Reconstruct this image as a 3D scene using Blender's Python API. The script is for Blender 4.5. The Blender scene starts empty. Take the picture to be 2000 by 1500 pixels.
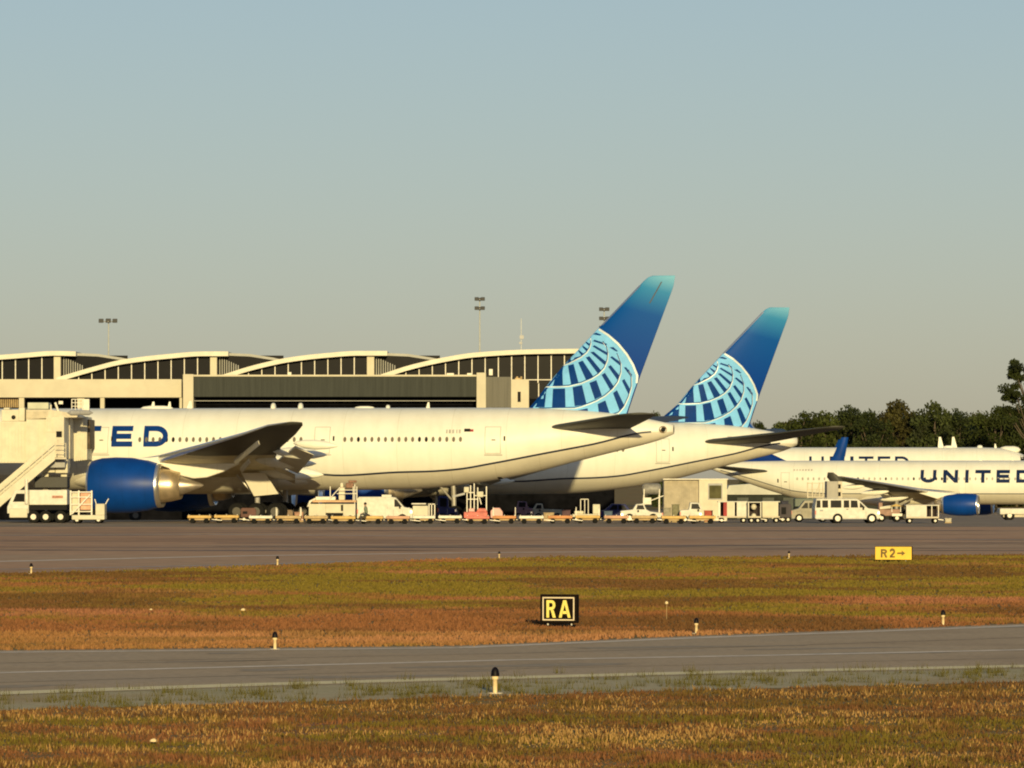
import bpy, math, random
import numpy as np
from mathutils import Vector, Matrix, noise

random.seed(7)
R = math.radians
F = 10440.0          # focal length in pixels of the 2000 px wide photograph
CAMZ = 3.4
HOR = 930.0
SC = bpy.context.scene
COL = SC.collection

# ------------------------------------------------------------------ camera
cam = bpy.data.cameras.new('camera')
cam.sensor_width = 36.0
cam.lens = F / 2000.0 * 36.0
cam.shift_y = 0.09
cam.clip_start = 1.0
cam.clip_end = 9000.0
camo = bpy.data.objects.new('camera', cam)
COL.objects.link(camo)
camo.location = (0, 0, CAMZ)
camo.rotation_euler = (R(90), 0, 0)
SC.camera = camo
SC.render.engine = 'CYCLES'
try:
    SC.cycles.filter_width = 2.0
except Exception:
    pass

# ------------------------------------------------------------------ light
SUN_EL, SUN_AZ = 9.5, 5.0      # low sun behind the camera, a touch to the right
sv = Vector((math.sin(R(SUN_AZ)) * math.cos(R(SUN_EL)), -math.cos(R(SUN_AZ)) * math.cos(R(SUN_EL)), math.sin(R(SUN_EL))))
sl = bpy.data.lights.new('sun', 'SUN')
sl.energy = 4.9
sl.angle = R(0.5)
sl.color = (1.0, 0.79, 0.38)
so = bpy.data.objects.new('sun', sl)
COL.objects.link(so)
so.rotation_euler = sv.to_track_quat('Z', 'Y').to_euler()
so.location = (0, 0, 60)

w = bpy.data.worlds.new("World")
SC.world = w
w.use_nodes = True
nt = w.node_tree
nt.nodes.clear()
wo = nt.nodes.new('ShaderNodeOutputWorld')
bg = nt.nodes.new('ShaderNodeBackground')
sky = nt.nodes.new('ShaderNodeTexSky')
sky.sky_type = 'NISHITA'
sky.sun_disc = False
sky.sun_elevation = R(SUN_EL)
sky.sun_rotation = R(180 - SUN_AZ)
sky.air_density = 1.0
sky.dust_density = 0.5
sky.ozone_density = 3.5
tint = nt.nodes.new('ShaderNodeMix')
tint.data_type = 'RGBA'
tint.blend_type = 'MULTIPLY'
tint.inputs[0].default_value = 1.0
tint.inputs[7].default_value = (1.0, 1.0, 1.0, 1)
gam = nt.nodes.new('ShaderNodeGamma')
gam.inputs[1].default_value = 0.7
nt.links.new(sky.outputs[0], gam.inputs[0])
nt.links.new(gam.outputs[0], tint.inputs[6])
nt.links.new(tint.outputs[2], bg.inputs[0])
bg.inputs[1].default_value = 0.15
nt.links.new(bg.outputs[0], wo.inputs[0])
SKYTINT = tint.inputs[7]
SKYTINT.default_value = (1.215, 1.113, 1.10, 1)

SC.view_settings.view_transform = 'Standard'
SC.view_settings.look = 'None'
SC.view_settings.exposure = 0.0
SC.view_settings.gamma = 1.0

# ------------------------------------------------------------------ helpers
def gz(y):
    return float(np.interp(y, [396, 462, 509, 640], [0, -0.4, -1.0, -1.0]))

def P(px, py, D):
    return Vector(((px - 1000.0) * D / F, D, CAMZ - (py - HOR) * D / F))

def G(px, py):
    D = CAMZ * F / (py - HOR)
    return Vector(((px - 1000.0) * D / F, D, 0.0))

def tag(o, label=None, cat=None, group=None, kind=None):
    if label: o['label'] = label
    if cat: o['category'] = cat
    if group: o['group'] = group
    if kind: o['kind'] = kind
    return o

def empty(name, loc, label, cat, group=None, rz=0.0):
    o = bpy.data.objects.new(name, None)
    COL.objects.link(o)
    o.location = loc
    o.rotation_euler = (0, 0, rz)
    o.empty_display_size = 0.5
    return tag(o, label, cat, group)

def copy_tree(o, parent=None):
    c = o.copy()
    COL.objects.link(c)
    if parent is not None:
        c.parent = parent
    for ch in [k for k in bpy.data.objects if k.parent == o]:
        copy_tree(ch, c)
    return c

MATS = {}
def mat(name, col, rough=0.6, metal=0.0, nscale=1.0, namt=0.12, stretch=None, coat=0.0, spec=0.5, col2=None, emit=None, bump=0.0, panels=0):
    if name in MATS: return MATS[name]
    m = bpy.data.materials.new(name)
    m.use_nodes = True
    t = m.node_tree
    b = t.nodes['Principled BSDF']
    b.inputs['Roughness'].default_value = rough
    b.inputs['Metallic'].default_value = metal
    b.inputs['Specular IOR Level'].default_value = spec
    b.inputs['Coat Weight'].default_value = coat
    tc = t.nodes.new('ShaderNodeTexCoord')
    mp = t.nodes.new('ShaderNodeMapping')
    if stretch: mp.inputs['Scale'].default_value = stretch
    n = t.nodes.new('ShaderNodeTexNoise')
    n.inputs['Scale'].default_value = nscale
    n.inputs['Detail'].default_value = 5
    n.inputs['Roughness'].default_value = 0.6
    t.links.new(tc.outputs['Object'], mp.inputs[0])
    t.links.new(mp.outputs[0], n.inputs[0])
    r = t.nodes.new('ShaderNodeValToRGB')
    c2 = col2 if col2 else tuple(c * (1 - 2.2 * namt) for c in col)
    c1 = col if col2 else tuple(min(1, c * (1 + namt)) for c in col)
    r.color_ramp.elements[0].position = 0.3
    r.color_ramp.elements[1].position = 0.7
    r.color_ramp.elements[0].color = (*c2, 1)
    r.color_ramp.elements[1].color = (*c1, 1)
    t.links.new(n.outputs[0], r.inputs[0])
    t.links.new(r.outputs[0], b.inputs['Base Color'])
    if panels:
        sp = t.nodes.new('ShaderNodeSeparateXYZ'); t.links.new(tc.outputs['Object'], sp.inputs[0])
        fr_ = t.nodes.new('ShaderNodeMath'); fr_.operation = 'PINGPONG'; fr_.inputs[1].default_value = panels / 2
        t.links.new(sp.outputs['X'], fr_.inputs[0])
        lt_ = t.nodes.new('ShaderNodeMath'); lt_.operation = 'LESS_THAN'; lt_.inputs[1].default_value = 0.022
        t.links.new(fr_.outputs[0], lt_.inputs[0])
        st_ = t.nodes.new('ShaderNodeTexNoise'); st_.inputs['Scale'].default_value = 1.0; st_.inputs['Detail'].default_value = 6
        m3 = t.nodes.new('ShaderNodeMapping'); m3.inputs['Scale'].default_value = (1.6, .3, .25); t.links.new(tc.outputs['Object'], m3.inputs[0]); t.links.new(m3.outputs[0], st_.inputs[0])
        r3 = t.nodes.new('ShaderNodeValToRGB'); r3.color_ramp.elements[0].position = .3; r3.color_ramp.elements[0].color = (.955, .95, .94, 1); r3.color_ramp.elements[1].position = .55; t.links.new(st_.outputs[0], r3.inputs[0])
        ma = t.nodes.new('ShaderNodeMix'); ma.data_type = 'RGBA'; ma.blend_type = 'MULTIPLY'; ma.inputs[0].default_value = 1
        t.links.new(r.outputs[0], ma.inputs[6]); t.links.new(r3.outputs[0], ma.inputs[7])
        mb_ = t.nodes.new('ShaderNodeMix'); mb_.data_type = 'RGBA'; mb_.blend_type = 'MULTIPLY'; mb_.inputs[7].default_value = (.87, .86, .83, 1)
        t.links.new(lt_.outputs[0], mb_.inputs[0]); t.links.new(ma.outputs[2], mb_.inputs[6]); t.links.new(mb_.outputs[2], b.inputs['Base Color'])
    if bump:
        bp = t.nodes.new('ShaderNodeBump')
        bp.inputs['Strength'].default_value = bump
        t.links.new(n.outputs[0], bp.inputs['Height'])
        t.links.new(bp.outputs[0], b.inputs['Normal'])
    if emit:
        b.inputs['Emission Color'].default_value = (*emit, 1)
        b.inputs['Emission Strength'].default_value = 1.0
    MATS[name] = m
    return m

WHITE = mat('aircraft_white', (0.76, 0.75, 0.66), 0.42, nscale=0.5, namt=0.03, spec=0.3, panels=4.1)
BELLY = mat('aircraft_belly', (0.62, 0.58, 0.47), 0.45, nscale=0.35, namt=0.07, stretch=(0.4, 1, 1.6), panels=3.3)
WGREY = mat('wing_grey', (0.06, 0.06, 0.052), 0.5, spec=0.2, nscale=0.7, namt=0.1)  # darker than real wing grey, underside shade is put into the colour
WINGLIT = mat('wing_inner_lit', (0.62, 0.56, 0.38), 0.5, spec=0.2)  # bright khaki paints the lit part of the inboard wing underside
HUB = mat('wheel_hub', (0.10, 0.095, 0.085), 0.5, spec=0.2)
NAVY = mat('stripe_navy', (0.02, 0.025, 0.05), 0.4)
LETB = mat('letter_blue', (0.004, 0.035, 0.18), 0.5, spec=.06, nscale=2, namt=0.06)
LETD = mat('letter_dark', (0.008, 0.02, 0.07), 0.5, spec=.06, nscale=2, namt=0.06)
ENGB = mat('engine_blue', (0.002, 0.045, 0.25), 0.42, nscale=0.7, namt=0.08, spec=.22, panels=1.65)
FINCY = mat('fin_cyan', (0.19, 0.50, 0.86), 0.5, spec=.06, nscale=1.5, namt=0.05)
FINDK = mat('fin_dark', (0.001, 0.035, 0.19), 0.5, spec=.06, nscale=1.5, namt=0.08)
FINW = mat('fin_white', (0.62, 0.72, 0.76), 0.35)
SILV = mat('silver', (0.75, 0.74, 0.72), 0.28, metal=0.9, namt=0.04)
GOLDM = mat('hot_metal', (0.62, 0.50, 0.34), 0.36, metal=0.75, nscale=2.0, namt=0.12)
PLUG = mat('plug_metal', (0.42, 0.37, 0.31), 0.4, metal=0.7, nscale=2.0, namt=0.12)
DARK = mat('dark', (0.008, 0.008, 0.010), 0.6, spec=0.1)
TYRE = mat('tyre', (0.012, 0.012, 0.012), 0.8, spec=0.1)
GLASS = mat('dark_glass', (0.006, 0.006, 0.008), 0.3, spec=0.04)
WINGY = mat('cabin_window', (0.16, 0.14, 0.11), 0.4, spec=.1)
WINDK = mat('cabin_window_dark', (0.015, 0.015, 0.015), 0.4, spec=.08)
LINE = mat('door_line', (0.42, 0.40, 0.36), 0.5)
CREAM = mat('cream_metal', (0.62, 0.58, 0.45), 0.6, spec=.2, nscale=1.2, namt=0.07)
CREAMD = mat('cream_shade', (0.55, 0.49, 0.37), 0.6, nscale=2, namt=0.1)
BEIGE = mat('beige_concrete', (0.58, 0.53, 0.40), 0.8, nscale=0.6, namt=0.05)
GREYM = mat('grey_cladding', (0.052, 0.057, 0.052), 0.7, spec=.1, nscale=3.0, namt=0.12, stretch=(1, 1, 0.05))
GREYL = mat('grey_cladding_light', (0.12, 0.115, 0.095), 0.65, nscale=3.0, namt=0.12, stretch=(1, 1, 0.05))
ROOFM = mat('roof_metal', (0.60, 0.57, 0.46), 0.5, nscale=0.8, namt=0.06)
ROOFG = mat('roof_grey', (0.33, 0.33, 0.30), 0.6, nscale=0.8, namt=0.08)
RECESS = mat('recess_shade', (0.006, 0.006, 0.008), 0.8, spec=0.03, nscale=1.2, namt=0.3)  # near-black stands in for the shade under building and aircraft
VWHITE = mat('vehicle_white', (0.64, 0.62, 0.54), 0.5, nscale=2.5, namt=0.09, spec=0.2)
VGREY = mat('vehicle_grey', (0.30, 0.30, 0.30), 0.5, nscale=2, namt=0.1)
YEL = mat('dolly_yellow', (0.62, 0.40, 0.12), 0.6, nscale=2, namt=0.2)
OCHRE = mat('dolly_ochre', (0.50, 0.36, 0.18), 0.7, nscale=2, namt=0.2)
PINK = mat('loader_red', (0.62, 0.16, 0.12), 0.6, nscale=2, namt=0.2)
REDD = mat('red_cloth', (0.35, 0.03, 0.03), 0.7, nscale=2, namt=0.2)
STEEL = mat('steel', (0.42, 0.40, 0.37), 0.45, metal=0.4, nscale=3, namt=0.15)
STEELL = mat('pale_steel', (0.68, 0.64, 0.55), 0.45, nscale=3, namt=0.1)
NAVYV = mat('vehicle_navy', (0.03, 0.035, 0.12), 0.5, spec=.1, nscale=2, namt=0.1)
VSHADE = mat('vehicle_shade', (0.36, 0.33, 0.25), 0.8, nscale=2, namt=0.15)  # dull grey-brown puts shade into a white vehicle's body colour
SIGNY = mat('sign_yellow', (0.80, 0.52, 0.03), 0.5, nscale=3, namt=0.06)
SIGNK = mat('sign_black', (0.010, 0.006, 0.004), 0.7, spec=.04)
SIGNL = mat('sign_letter', (0.80, 0.68, 0.15), 0.5, nscale=8, namt=0.08)
SIGNB = mat('sign_border', (0.72, 0.60, 0.42), 0.5, nscale=8, namt=0.08)
SIGNO = mat('sign_ochre_text', (0.14, 0.085, 0.004), 0.6)
POSTC = mat('post_cream', (0.80, 0.62, 0.34), 0.6, nscale=20, namt=0.08)
LENS = mat('lamp_lens', (0.006, 0.004, 0.006), 0.5, spec=.15)
HIVIS = mat('grey_green_shirt', (0.20, 0.24, 0.18), 0.8)
STAIN = mat('stain', (0.16, 0.11, 0.07), 0.9, nscale=2, namt=0.2)
SKIN = mat('skin', (0.42, 0.25, 0.17), 0.6)
TROU = mat('trousers', (0.05, 0.05, 0.06), 0.8)

class MB:
    """collects faces and links them as ONE mesh object"""
    def __init__(s):
        s.v = []; s.f = []; s.mi = []; s.cur = 0; s.sm = []; s.smooth = False
    def add(s, verts, faces):
        o = len(s.v)
        s.v += [tuple(v) for v in verts]
        for f in faces:
            s.f.append(tuple(i + o for i in f)); s.mi.append(s.cur); s.sm.append(s.smooth)
    def box(s, a, b, M=None):
        x0, y0, z0 = a; x1, y1, z1 = b
        vs = [Vector(p) for p in ((x0,y0,z0),(x1,y0,z0),(x1,y1,z0),(x0,y1,z0),(x0,y0,z1),(x1,y0,z1),(x1,y1,z1),(x0,y1,z1))]
        if M: vs = [M @ v for v in vs]
        s.add(vs, [(0,3,2,1),(4,5,6,7),(0,1,5,4),(1,2,6,5),(2,3,7,6),(3,0,4,7)])
    def bpx(s, p0, p1, y0, y1, D, depth):
        """box whose front face covers these photograph pixels at distance D"""
        a = P(p0, y1, D); b = P(p1, y0, D)
        s.box((a.x, D, a.z), (b.x, D + depth, b.z))
    def tube(s, a, b, r, r2=None, n=10, caps=True):
        a = Vector(a); b = Vector(b); r2 = r if r2 is None else r2
        d = (b - a).normalized()
        u = d.orthogonal().normalized(); v = d.cross(u)
        vs = []
        for c, rr in ((a, r), (b, r2)):
            for i in range(n):
                t = 2 * math.pi * i / n
                vs.append(c + (u * math.cos(t) + v * math.sin(t)) * rr)
        fs = [(i, (i + 1) % n, n + (i + 1) % n, n + i) for i in range(n)]
        if caps: fs += [tuple(range(n - 1, -1, -1)), tuple(range(n, 2 * n))]
        s.add(vs, fs)
    def bar(s, a, b, t):
        s.tube(a, b, t * 0.7, n=4)
    def lathe(s, prof, origin, axis='x', n=32):
        """prof: (a, r) along axis"""
        ox, oy, oz = origin
        vs = []; fs = []
        for a, r in prof:
            for i in range(n):
                t = 2 * math.pi * i / n
                c, d = r * math.cos(t), r * math.sin(t)
                vs.append((ox + a, oy + c, oz + d) if axis == 'x' else (ox + c, oy + d, oz + a) if axis == 'z' else (ox + c, oy + a, oz + d))
        for k in range(len(prof) - 1):
            for i in range(n):
                j = (i + 1) % n
                fs.append((k*n+i, k*n+j, (k+1)*n+j, (k+1)*n+i))
        s.add(vs, fs)
    def prism(s, pts, y0, y1, M=None):
        """pts: (x,z) outline, extruded along y"""
        n = len(pts)
        vs = [Vector((x, y0, z)) for x, z in pts] + [Vector((x, y1, z)) for x, z in pts]
        if M: vs = [M @ v for v in vs]
        s.add(vs, [tuple(range(n)), tuple(range(2*n-1, n-1, -1))] + [(i, n+i, n+(i+1)%n, (i+1)%n) for i in range(n)])
    def build(s, name, mats, parent=None, loc=None, bevel=0.0):
        if not isinstance(mats, (list, tuple)): mats = [mats]
        me = bpy.data.meshes.new(name)
        org = Vector((0, 0, 0))
        if parent is None and loc is not None: org = Vector(loc)
        if parent is not None and parent.get('_world'): org = Vector(parent['_world'])
        me.from_pydata([(v[0]-org.x, v[1]-org.y, v[2]-org.z) for v in s.v], [], s.f)
        for m in mats: me.materials.append(m)
        me.polygons.foreach_set('material_index', s.mi)
        me.polygons.foreach_set('use_smooth', s.sm)
        me.update()
        o = bpy.data.objects.new(name, me)
        COL.objects.link(o)
        if parent is not None:
            o.parent = parent
            if parent.get('_world'): o['_world'] = tuple(parent['_world'])
        elif loc is not None: o.location = org
        if bevel:
            bm = o.modifiers.new('bevel', 'BEVEL'); bm.width = bevel; bm.segments = 2; bm.limit_method = 'ANGLE'
        return o

def wempty(name, loc, label, cat, group=None):
    """empty whose parts are given in world coordinates"""
    o = empty(name, loc, label, cat, group)
    o['_world'] = tuple(loc)
    return o

def sub(parent, o):
    """parent o (made in the same local frame) to a part"""
    o.parent = parent
    return o

# ------------------------------------------------------------------ ground, taxiways, meadow
def ground_mat(name, cols, scale, bump=0.2, stretch=(1, 1, 1), rough=0.9, s2=None):
    m = bpy.data.materials.new(name); m.use_nodes = True
    t = m.node_tree; b = t.nodes['Principled BSDF']
    b.inputs['Roughness'].default_value = rough
    b.inputs['Specular IOR Level'].default_value = 0.2
    tc = t.nodes.new('ShaderNodeTexCoord')
    mp = t.nodes.new('ShaderNodeMapping'); mp.inputs['Scale'].default_value = stretch
    t.links.new(tc.outputs['Object'], mp.inputs[0])
    n = t.nodes.new('ShaderNodeTexNoise'); n.inputs['Scale'].default_value = scale; n.inputs['Detail'].default_value = 8; n.inputs['Roughness'].default_value = 0.65
    t.links.new(mp.outputs[0], n.inputs[0])
    r = t.nodes.new('ShaderNodeValToRGB')
    el = r.color_ramp.elements
    while len(el) < len(cols): el.new(0.5)
    for i, c in enumerate(cols):
        el[i].position = 0.3 + 0.4 * i / (len(cols) - 1); el[i].color = (*c, 1)
    t.links.new(n.outputs[0], r.inputs[0])
    n2 = t.nodes.new('ShaderNodeTexNoise'); n2.inputs['Scale'].default_value = s2 or scale * 30; n2.inputs['Detail'].default_value = 6
    t.links.new(tc.outputs['Object'], n2.inputs[0])
    mx = t.nodes.new('ShaderNodeMix'); mx.data_type = 'RGBA'; mx.blend_type = 'MULTIPLY'; mx.inputs[0].default_value = 0.8
    r2 = t.nodes.new('ShaderNodeValToRGB'); r2.color_ramp.elements[0].position = 0.35; r2.color_ramp.elements[1].position = 0.65
    r2.color_ramp.elements[0].color = (0.72, 0.72, 0.72, 1)
    t.links.new(n2.outputs[0], r2.inputs[0])
    t.links.new(r.outputs[0], mx.inputs[6]); t.links.new(r2.outputs[0], mx.inputs[7])
    t.links.new(mx.outputs[2], b.inputs['Base Color'])
    if bump:
        bp = t.nodes.new('ShaderNodeBump'); bp.inputs['Strength'].default_value = bump; bp.inputs['Distance'].default_value = 0.05
        t.links.new(n2.outputs[0], bp.inputs['Height']); t.links.new(bp.outputs[0], b.inputs['Normal'])
    return m

def sheet(name, ylines, z, m, kind='structure', x0f=None):
    """ylines: list of (xl, yl, xr, yr) rows from near to far, joined"""
    mb = MB(); vs = []
    for xl, yl, xr, yr in ylines:
        vs += [(xl, yl, z + gz(yl)), (xr, yr, z + gz(yr))]
    mb.add(vs, [(2*i, 2*i+1, 2*i+3, 2*i+2) for i in range(len(ylines) - 1)])
    o = mb.build(name, m)
    tag(o, kind=kind)
    return o

M_SOIL = ground_mat('meadow_soil', [(0.34, 0.15, 0.05), (0.24, 0.17, 0.035), (0.42, 0.22, 0.075)], 0.12)
M_APRON = ground_mat('apron_concrete', [(0.50, 0.27, 0.13), (0.62, 0.35, 0.18), (0.55, 0.37, 0.21)], 0.03, 0.05, (0.5, 1, 1), s2=0.8)
M_RAMP = ground_mat('ramp_asphalt', [(0.30, 0.22, 0.14), (0.38, 0.28, 0.18)], 0.05, 0.05, s2=1.0)
M_TAXI = ground_mat('taxiway_asphalt', [(0.45, 0.31, 0.175), (0.58, 0.41, 0.235), (0.50, 0.37, 0.23)], 0.15, 0.1, s2=6.0)
M_SHOUL = ground_mat('shoulder_gravel', [(0.46, 0.38, 0.17), (0.60, 0.48, 0.26), (0.50, 0.34, 0.15)], 0.3, 0.3, s2=9.0)

sheet('ground', [(-3500, -300, 3500, -300), (-3500, 396, 3500, 396), (-3500, 462, 3500, 462), (-3500, 509, 3500, 509), (-3500, 640, 3500, 640), (-3500, 7000, 3500, 7000)], 0, M_SOIL)

def poly_ground(name, near, far, z, m, ext=1.6, label=None):
    """strip between two photograph polylines (px,py), extended sideways along their end directions"""
    def pts(pl):
        g = [G(*p) for p in pl]
        a = g[0] + (g[0] - g[1]).normalized() * ext * 20
        b = g[-1] + (g[-1] - g[-2]).normalized() * ext * 20
        return [a] + g + [b]
    A, B = pts(near), pts(far)
    def resamp(p, n=60):
        d = [0]
        for i in range(1, len(p)): d.append(d[-1] + (p[i] - p[i-1]).length)
        t = np.linspace(0, d[-1], n)
        return [Vector((np.interp(k, d, [q.x for q in p]), np.interp(k, d, [q.y for q in p]), z)) for k in t]
    A, B = resamp(A), resamp(B)
    mb = MB()
    mb.add(A + B, [(i, i + 1, 60 + i + 1, 60 + i) for i in range(59)])
    o = mb.build(name, m)
    tag(o, kind='structure')
    return o

nearL = [(0, 1355), (500, 1338), (900, 1327), (1400, 1314), (2000, 1302)]
farL = [(0, 1274), (450, 1270), (900, 1265), (1350, 1246), (2000, 1222)]
shN = [(0, 1388), (500, 1374), (900, 1362), (1300, 1350), (2000, 1332)]
poly_ground('taxiway_shoulder', shN, nearL, 0.004, M_SHOUL)
poly_ground('taxiway', [(a, b + 4) for a, b in nearL], [(a, b - 3) for a, b in farL], 0.008, M_TAXI)

# ---
topB = [(-400, 1123), (0, 1120), (200, 1117), (500, 1106), (700, 1100), (850, 1093), (1100, 1089), (1400, 1089), (2000, 1084), (2400, 1083)]
mb = MB()
A = [G(*p) for p in topB]
A = [Vector((A[0].x - 60, A[0].y, 0))] + A + [Vector((A[-1].x + 60, A[-1].y, 0))]
B = [Vector((p.x * 1.25, 362, 0)) for p in A]
n = len(A)
mb.add([(p.x, p.y, 0.006) for p in A + B], [(i, i+1, n+i+1, n+i) for i in range(n-1)])
tag(mb.build('apron_taxiway', M_APRON), kind='structure')
sheet('apron', [(-160, 358, 160, 358), (-170, 396, 170, 396), (-190, 462, 190, 462), (-200, 509, 200, 509), (-250, 640, 250, 640), (-260, 690, 260, 690)], 0.012, M_RAMP)

# painted markings
def line(name, pl, wpx, m, z, dashes=None):
    mb = MB()
    g = [G(*p) for p in pl]
    wd = wpx
    for i in range(len(g) - 1):
        a, b = g[i], g[i+1]
        d = (b - a).normalized(); nn = Vector((-d.y, d.x, 0)) * wd / 2
        mb.add([(a - nn).to_tuple()[:2] + (z,), (b - nn).to_tuple()[:2] + (z,), (b + nn).to_tuple()[:2] + (z,), (a + nn).to_tuple()[:2] + (z,)], [(0, 1, 2, 3)])
    return tag(mb.build(name, m), kind='structure')
M_LY = mat('line_yellow', (0.92, 0.74, 0.36), 0.8, nscale=3, namt=0.07)
M_LW = mat('line_pale', (0.86, 0.70, 0.50), 0.8, nscale=2, namt=0.14)
M_LW2 = mat('line_faint', (0.52, 0.42, 0.32), 0.8, nscale=2, namt=0.25)
M_SEAM = mat('pavement_seam', (0.27, 0.19, 0.11), 0.9)
ext = lambda pl: [(pl[0][0]-600, pl[0][1] + (pl[0][1]-pl[1][1])/(pl[1][0]-pl[0][0])*600)] + pl + [(pl[-1][0]+500, pl[-1][1] - (pl[-2][1]-pl[-1][1])/(pl[-1][0]-pl[-2][0])*500)]
line('edge_line', ext([(a, b) for a, b in nearL]), 1.0, M_LY, 0.012)
line('centre_line', ext([(0, 1315), (450, 1304), (1000, 1290), (1500, 1281), (2000, 1270)]), 0.45, M_LW, 0.012)
line('far_edge_line', ext([(a, b + 1) for a, b in farL]), 0.45, M_LW, 0.012)
line('pavement_joint', ext([(0, 1296), (450, 1288), (1000, 1277), (1500, 1263), (2000, 1246)]), 0.10, M_SEAM, 0.0115)
line('pavement_joint', ext([(0, 1334), (500, 1320), (1000, 1307), (1500, 1297), (2000, 1286)]), 0.08, M_SEAM, 0.0115)
line('apron_edge_line', [(-300, 1100), (0, 1097), (250, 1091), (480, 1086), (900, 1080), (1300, 1077)], 1.2, M_LW, 0.012)
line('apron_inner_line', [(-300, 1114), (30, 1112), (300, 1107), (530, 1102), (700, 1096)], 0.9, M_LW2, 0.012)
line('apron_guide_line', [(-300, 1048), (0, 1046), (400, 1044), (650, 1046), (1000, 1049), (1500, 1052), (2300, 1056)], 1.6, M_LW2, 0.012)
line('apron_far_line', [(-300, 1036), (600, 1036), (1500, 1037), (2300, 1037)], 2.0, M_RAMP, 0.013)
for k, yy in enumerate((1056, 1066, 1074)):
    line('pavement_joint', [(-400, yy + 3), (300, yy + 1), (1000, yy), (2300, yy - 4)], (0.8, 0.7, 0.45)[k], mat('joint_dark', (0.24, 0.15, 0.10), 0.9), 0.0125)

interp_row_ = lambda pl, px: float(np.interp(px, [p[0] for p in pl], [p[1] for p in pl]))
rs = random.Random(5)
mb = MB()
for k in range(46):
    px = rs.uniform(-60, 2060); py = rs.uniform(1030, 1078); g = G(px, py); L_ = rs.uniform(2, 9); w_ = rs.uniform(.25, 1.2)
    n_ = 12
    vs = [(g.x + L_ * math.cos(2*math.pi*i/n_) * (1 + .3*math.sin(3*i + k)), g.y + w_ * math.sin(2*math.pi*i/n_) * (1 + .3*math.cos(2*i + k)), 0.0128 + k * .00002) for i in range(n_)]
    mb.add(vs, [tuple(range(n_))])
tag(mb.build('oil_stains', mat('apron_stain', (0.26, 0.16, 0.10), .9, nscale=1.5, namt=.2)), kind='structure')
mb = MB()
for k in range(16):
    px = rs.uniform(-60, 2060); t_ = rs.random(); py = interp_row_(nearL, px) * (1-t_) + interp_row_(farL, px) * t_; g = G(px, py); L_ = rs.uniform(.4, 2.2); w_ = rs.uniform(.2, .8)
    vs = [(g.x + L_ * math.cos(2*math.pi*i/10) * (1 + .3*math.sin(3*i + k)), g.y + L_ * .5 * math.cos(2*math.pi*i/10) + w_ * math.sin(2*math.pi*i/10), 0.0112 + k * .00002) for i in range(10)]
    mb.add(vs, [tuple(range(10))])
tag(mb.build('asphalt_patches', mat('taxi_patch', (0.38, 0.28, 0.17), .9, nscale=3, namt=.12)), kind='structure')

# ------------------------------------------------------------------ grass
def veg_mat(name):
    m = bpy.data.materials.new(name); m.use_nodes = True
    t = m.node_tree; b = t.nodes['Principled BSDF']
    b.inputs['Roughness'].default_value = 0.8
    b.inputs['Specular IOR Level'].default_value = 0.15
    a = t.nodes.new('ShaderNodeAttribute'); a.attribute_name = 'tone'
    t.links.new(a.outputs['Color'], b.inputs['Base Color'])
    return m
M_GRASS = veg_mat('grass_blades')

def grass(name, label, npts, sampler, hfun, wfun, palette, seed):
    rng = np.random.default_rng(seed)
    V = np.zeros((npts * 3, 3)); C = np.zeros((npts * 3, 4)); C[:, 3] = 1
    xy = sampler(rng, npts)
    az = rng.uniform(0, math.pi, npts)
    for i in range(npts):
        x, y = xy[i]
        h = hfun(x, y, rng); wd = wfun(x, y)
        ca, sa = math.cos(az[i]) * wd / 2, math.sin(az[i]) * wd / 2 * 0.5
        lx, ly = rng.normal(0, 0.25) * h, rng.normal(0, 0.25) * h
        V[3*i] = (x - ca, y - sa, 0); V[3*i+1] = (x + ca, y + sa, 0); V[3*i+2] = (x + lx, y + ly, h)
        c = palette(x, y, rng)
        C[3*i, :3] = np.array(c) * 0.8; C[3*i+1, :3] = np.array(c) * 0.8; C[3*i+2, :3] = c
    me = bpy.data.meshes.new(name)
    me.from_pydata(V.tolist(), [], [(3*i, 3*i+1, 3*i+2) for i in range(npts)])
    at = me.color_attributes.new('tone', 'FLOAT_COLOR', 'POINT')
    at.data.foreach_set('color', C.ravel())
    me.materials.append(M_GRASS)
    o = bpy.data.objects.new(name, me); COL.objects.link(o)
    tag(o, label, 'grass', kind='stuff')
    return o

def nz(x, y, s, o=0.0):
    return noise.noise(Vector((x * s + o, y * s + o * 1.7, o)))
OL = np.array((0.14, 0.105, 0.016)); RU = np.array((0.19, 0.080, 0.032)); PK = np.array((0.25, 0.105, 0.055)); ST = np.array((0.42, 0.25, 0.085)); BR = np.array((0.10, 0.05, 0.018)); GR = np.array((0.09, 0.10, 0.02))

def pyat(x, y): return HOR + CAMZ * F / y, 1000 + x * F / y   # photograph row, column of a ground point
def pal_far(x, y, rng):
    py, px = pyat(x, y)
    a = nz(x * .8, y * .6, 0.12, 3) + 0.7 * nz(x * .7, y * .7, 0.35, 9) + 0.4 * nz(x, y, 1.1, 15)
    b = nz(x * .8, y * .7, 0.13, 31) + 0.6 * nz(x * .8, y * .8, 0.45, 5)
    e = nz(x * .8, y * .7, 0.16, 77)
    near = np.interp(py, [1100, 1150, 1190, 1215, 1270], [-0.40, -0.32, 0.05, 0.42, 0.6]) + np.interp(px, [0, 900, 2000], [0.14, 0.0, 0.0])
    t = np.clip(0.5 + (a * 1.0 + near) * 1.6, 0, 1)
    c = OL * (1 - t) + (RU * (1 - max(0, min(1, e * 2.5))) + PK * max(0, min(1, e * 2.5))) * t
    k_ = min(0.85, max(0, (b - 0.05) * 3.2)); c = c * (1 - k_) + BR * k_
    if py > 1235: c = c * 0.8 + ST * 0.22
    return c * rng.uniform(0.9, 1.35)
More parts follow.
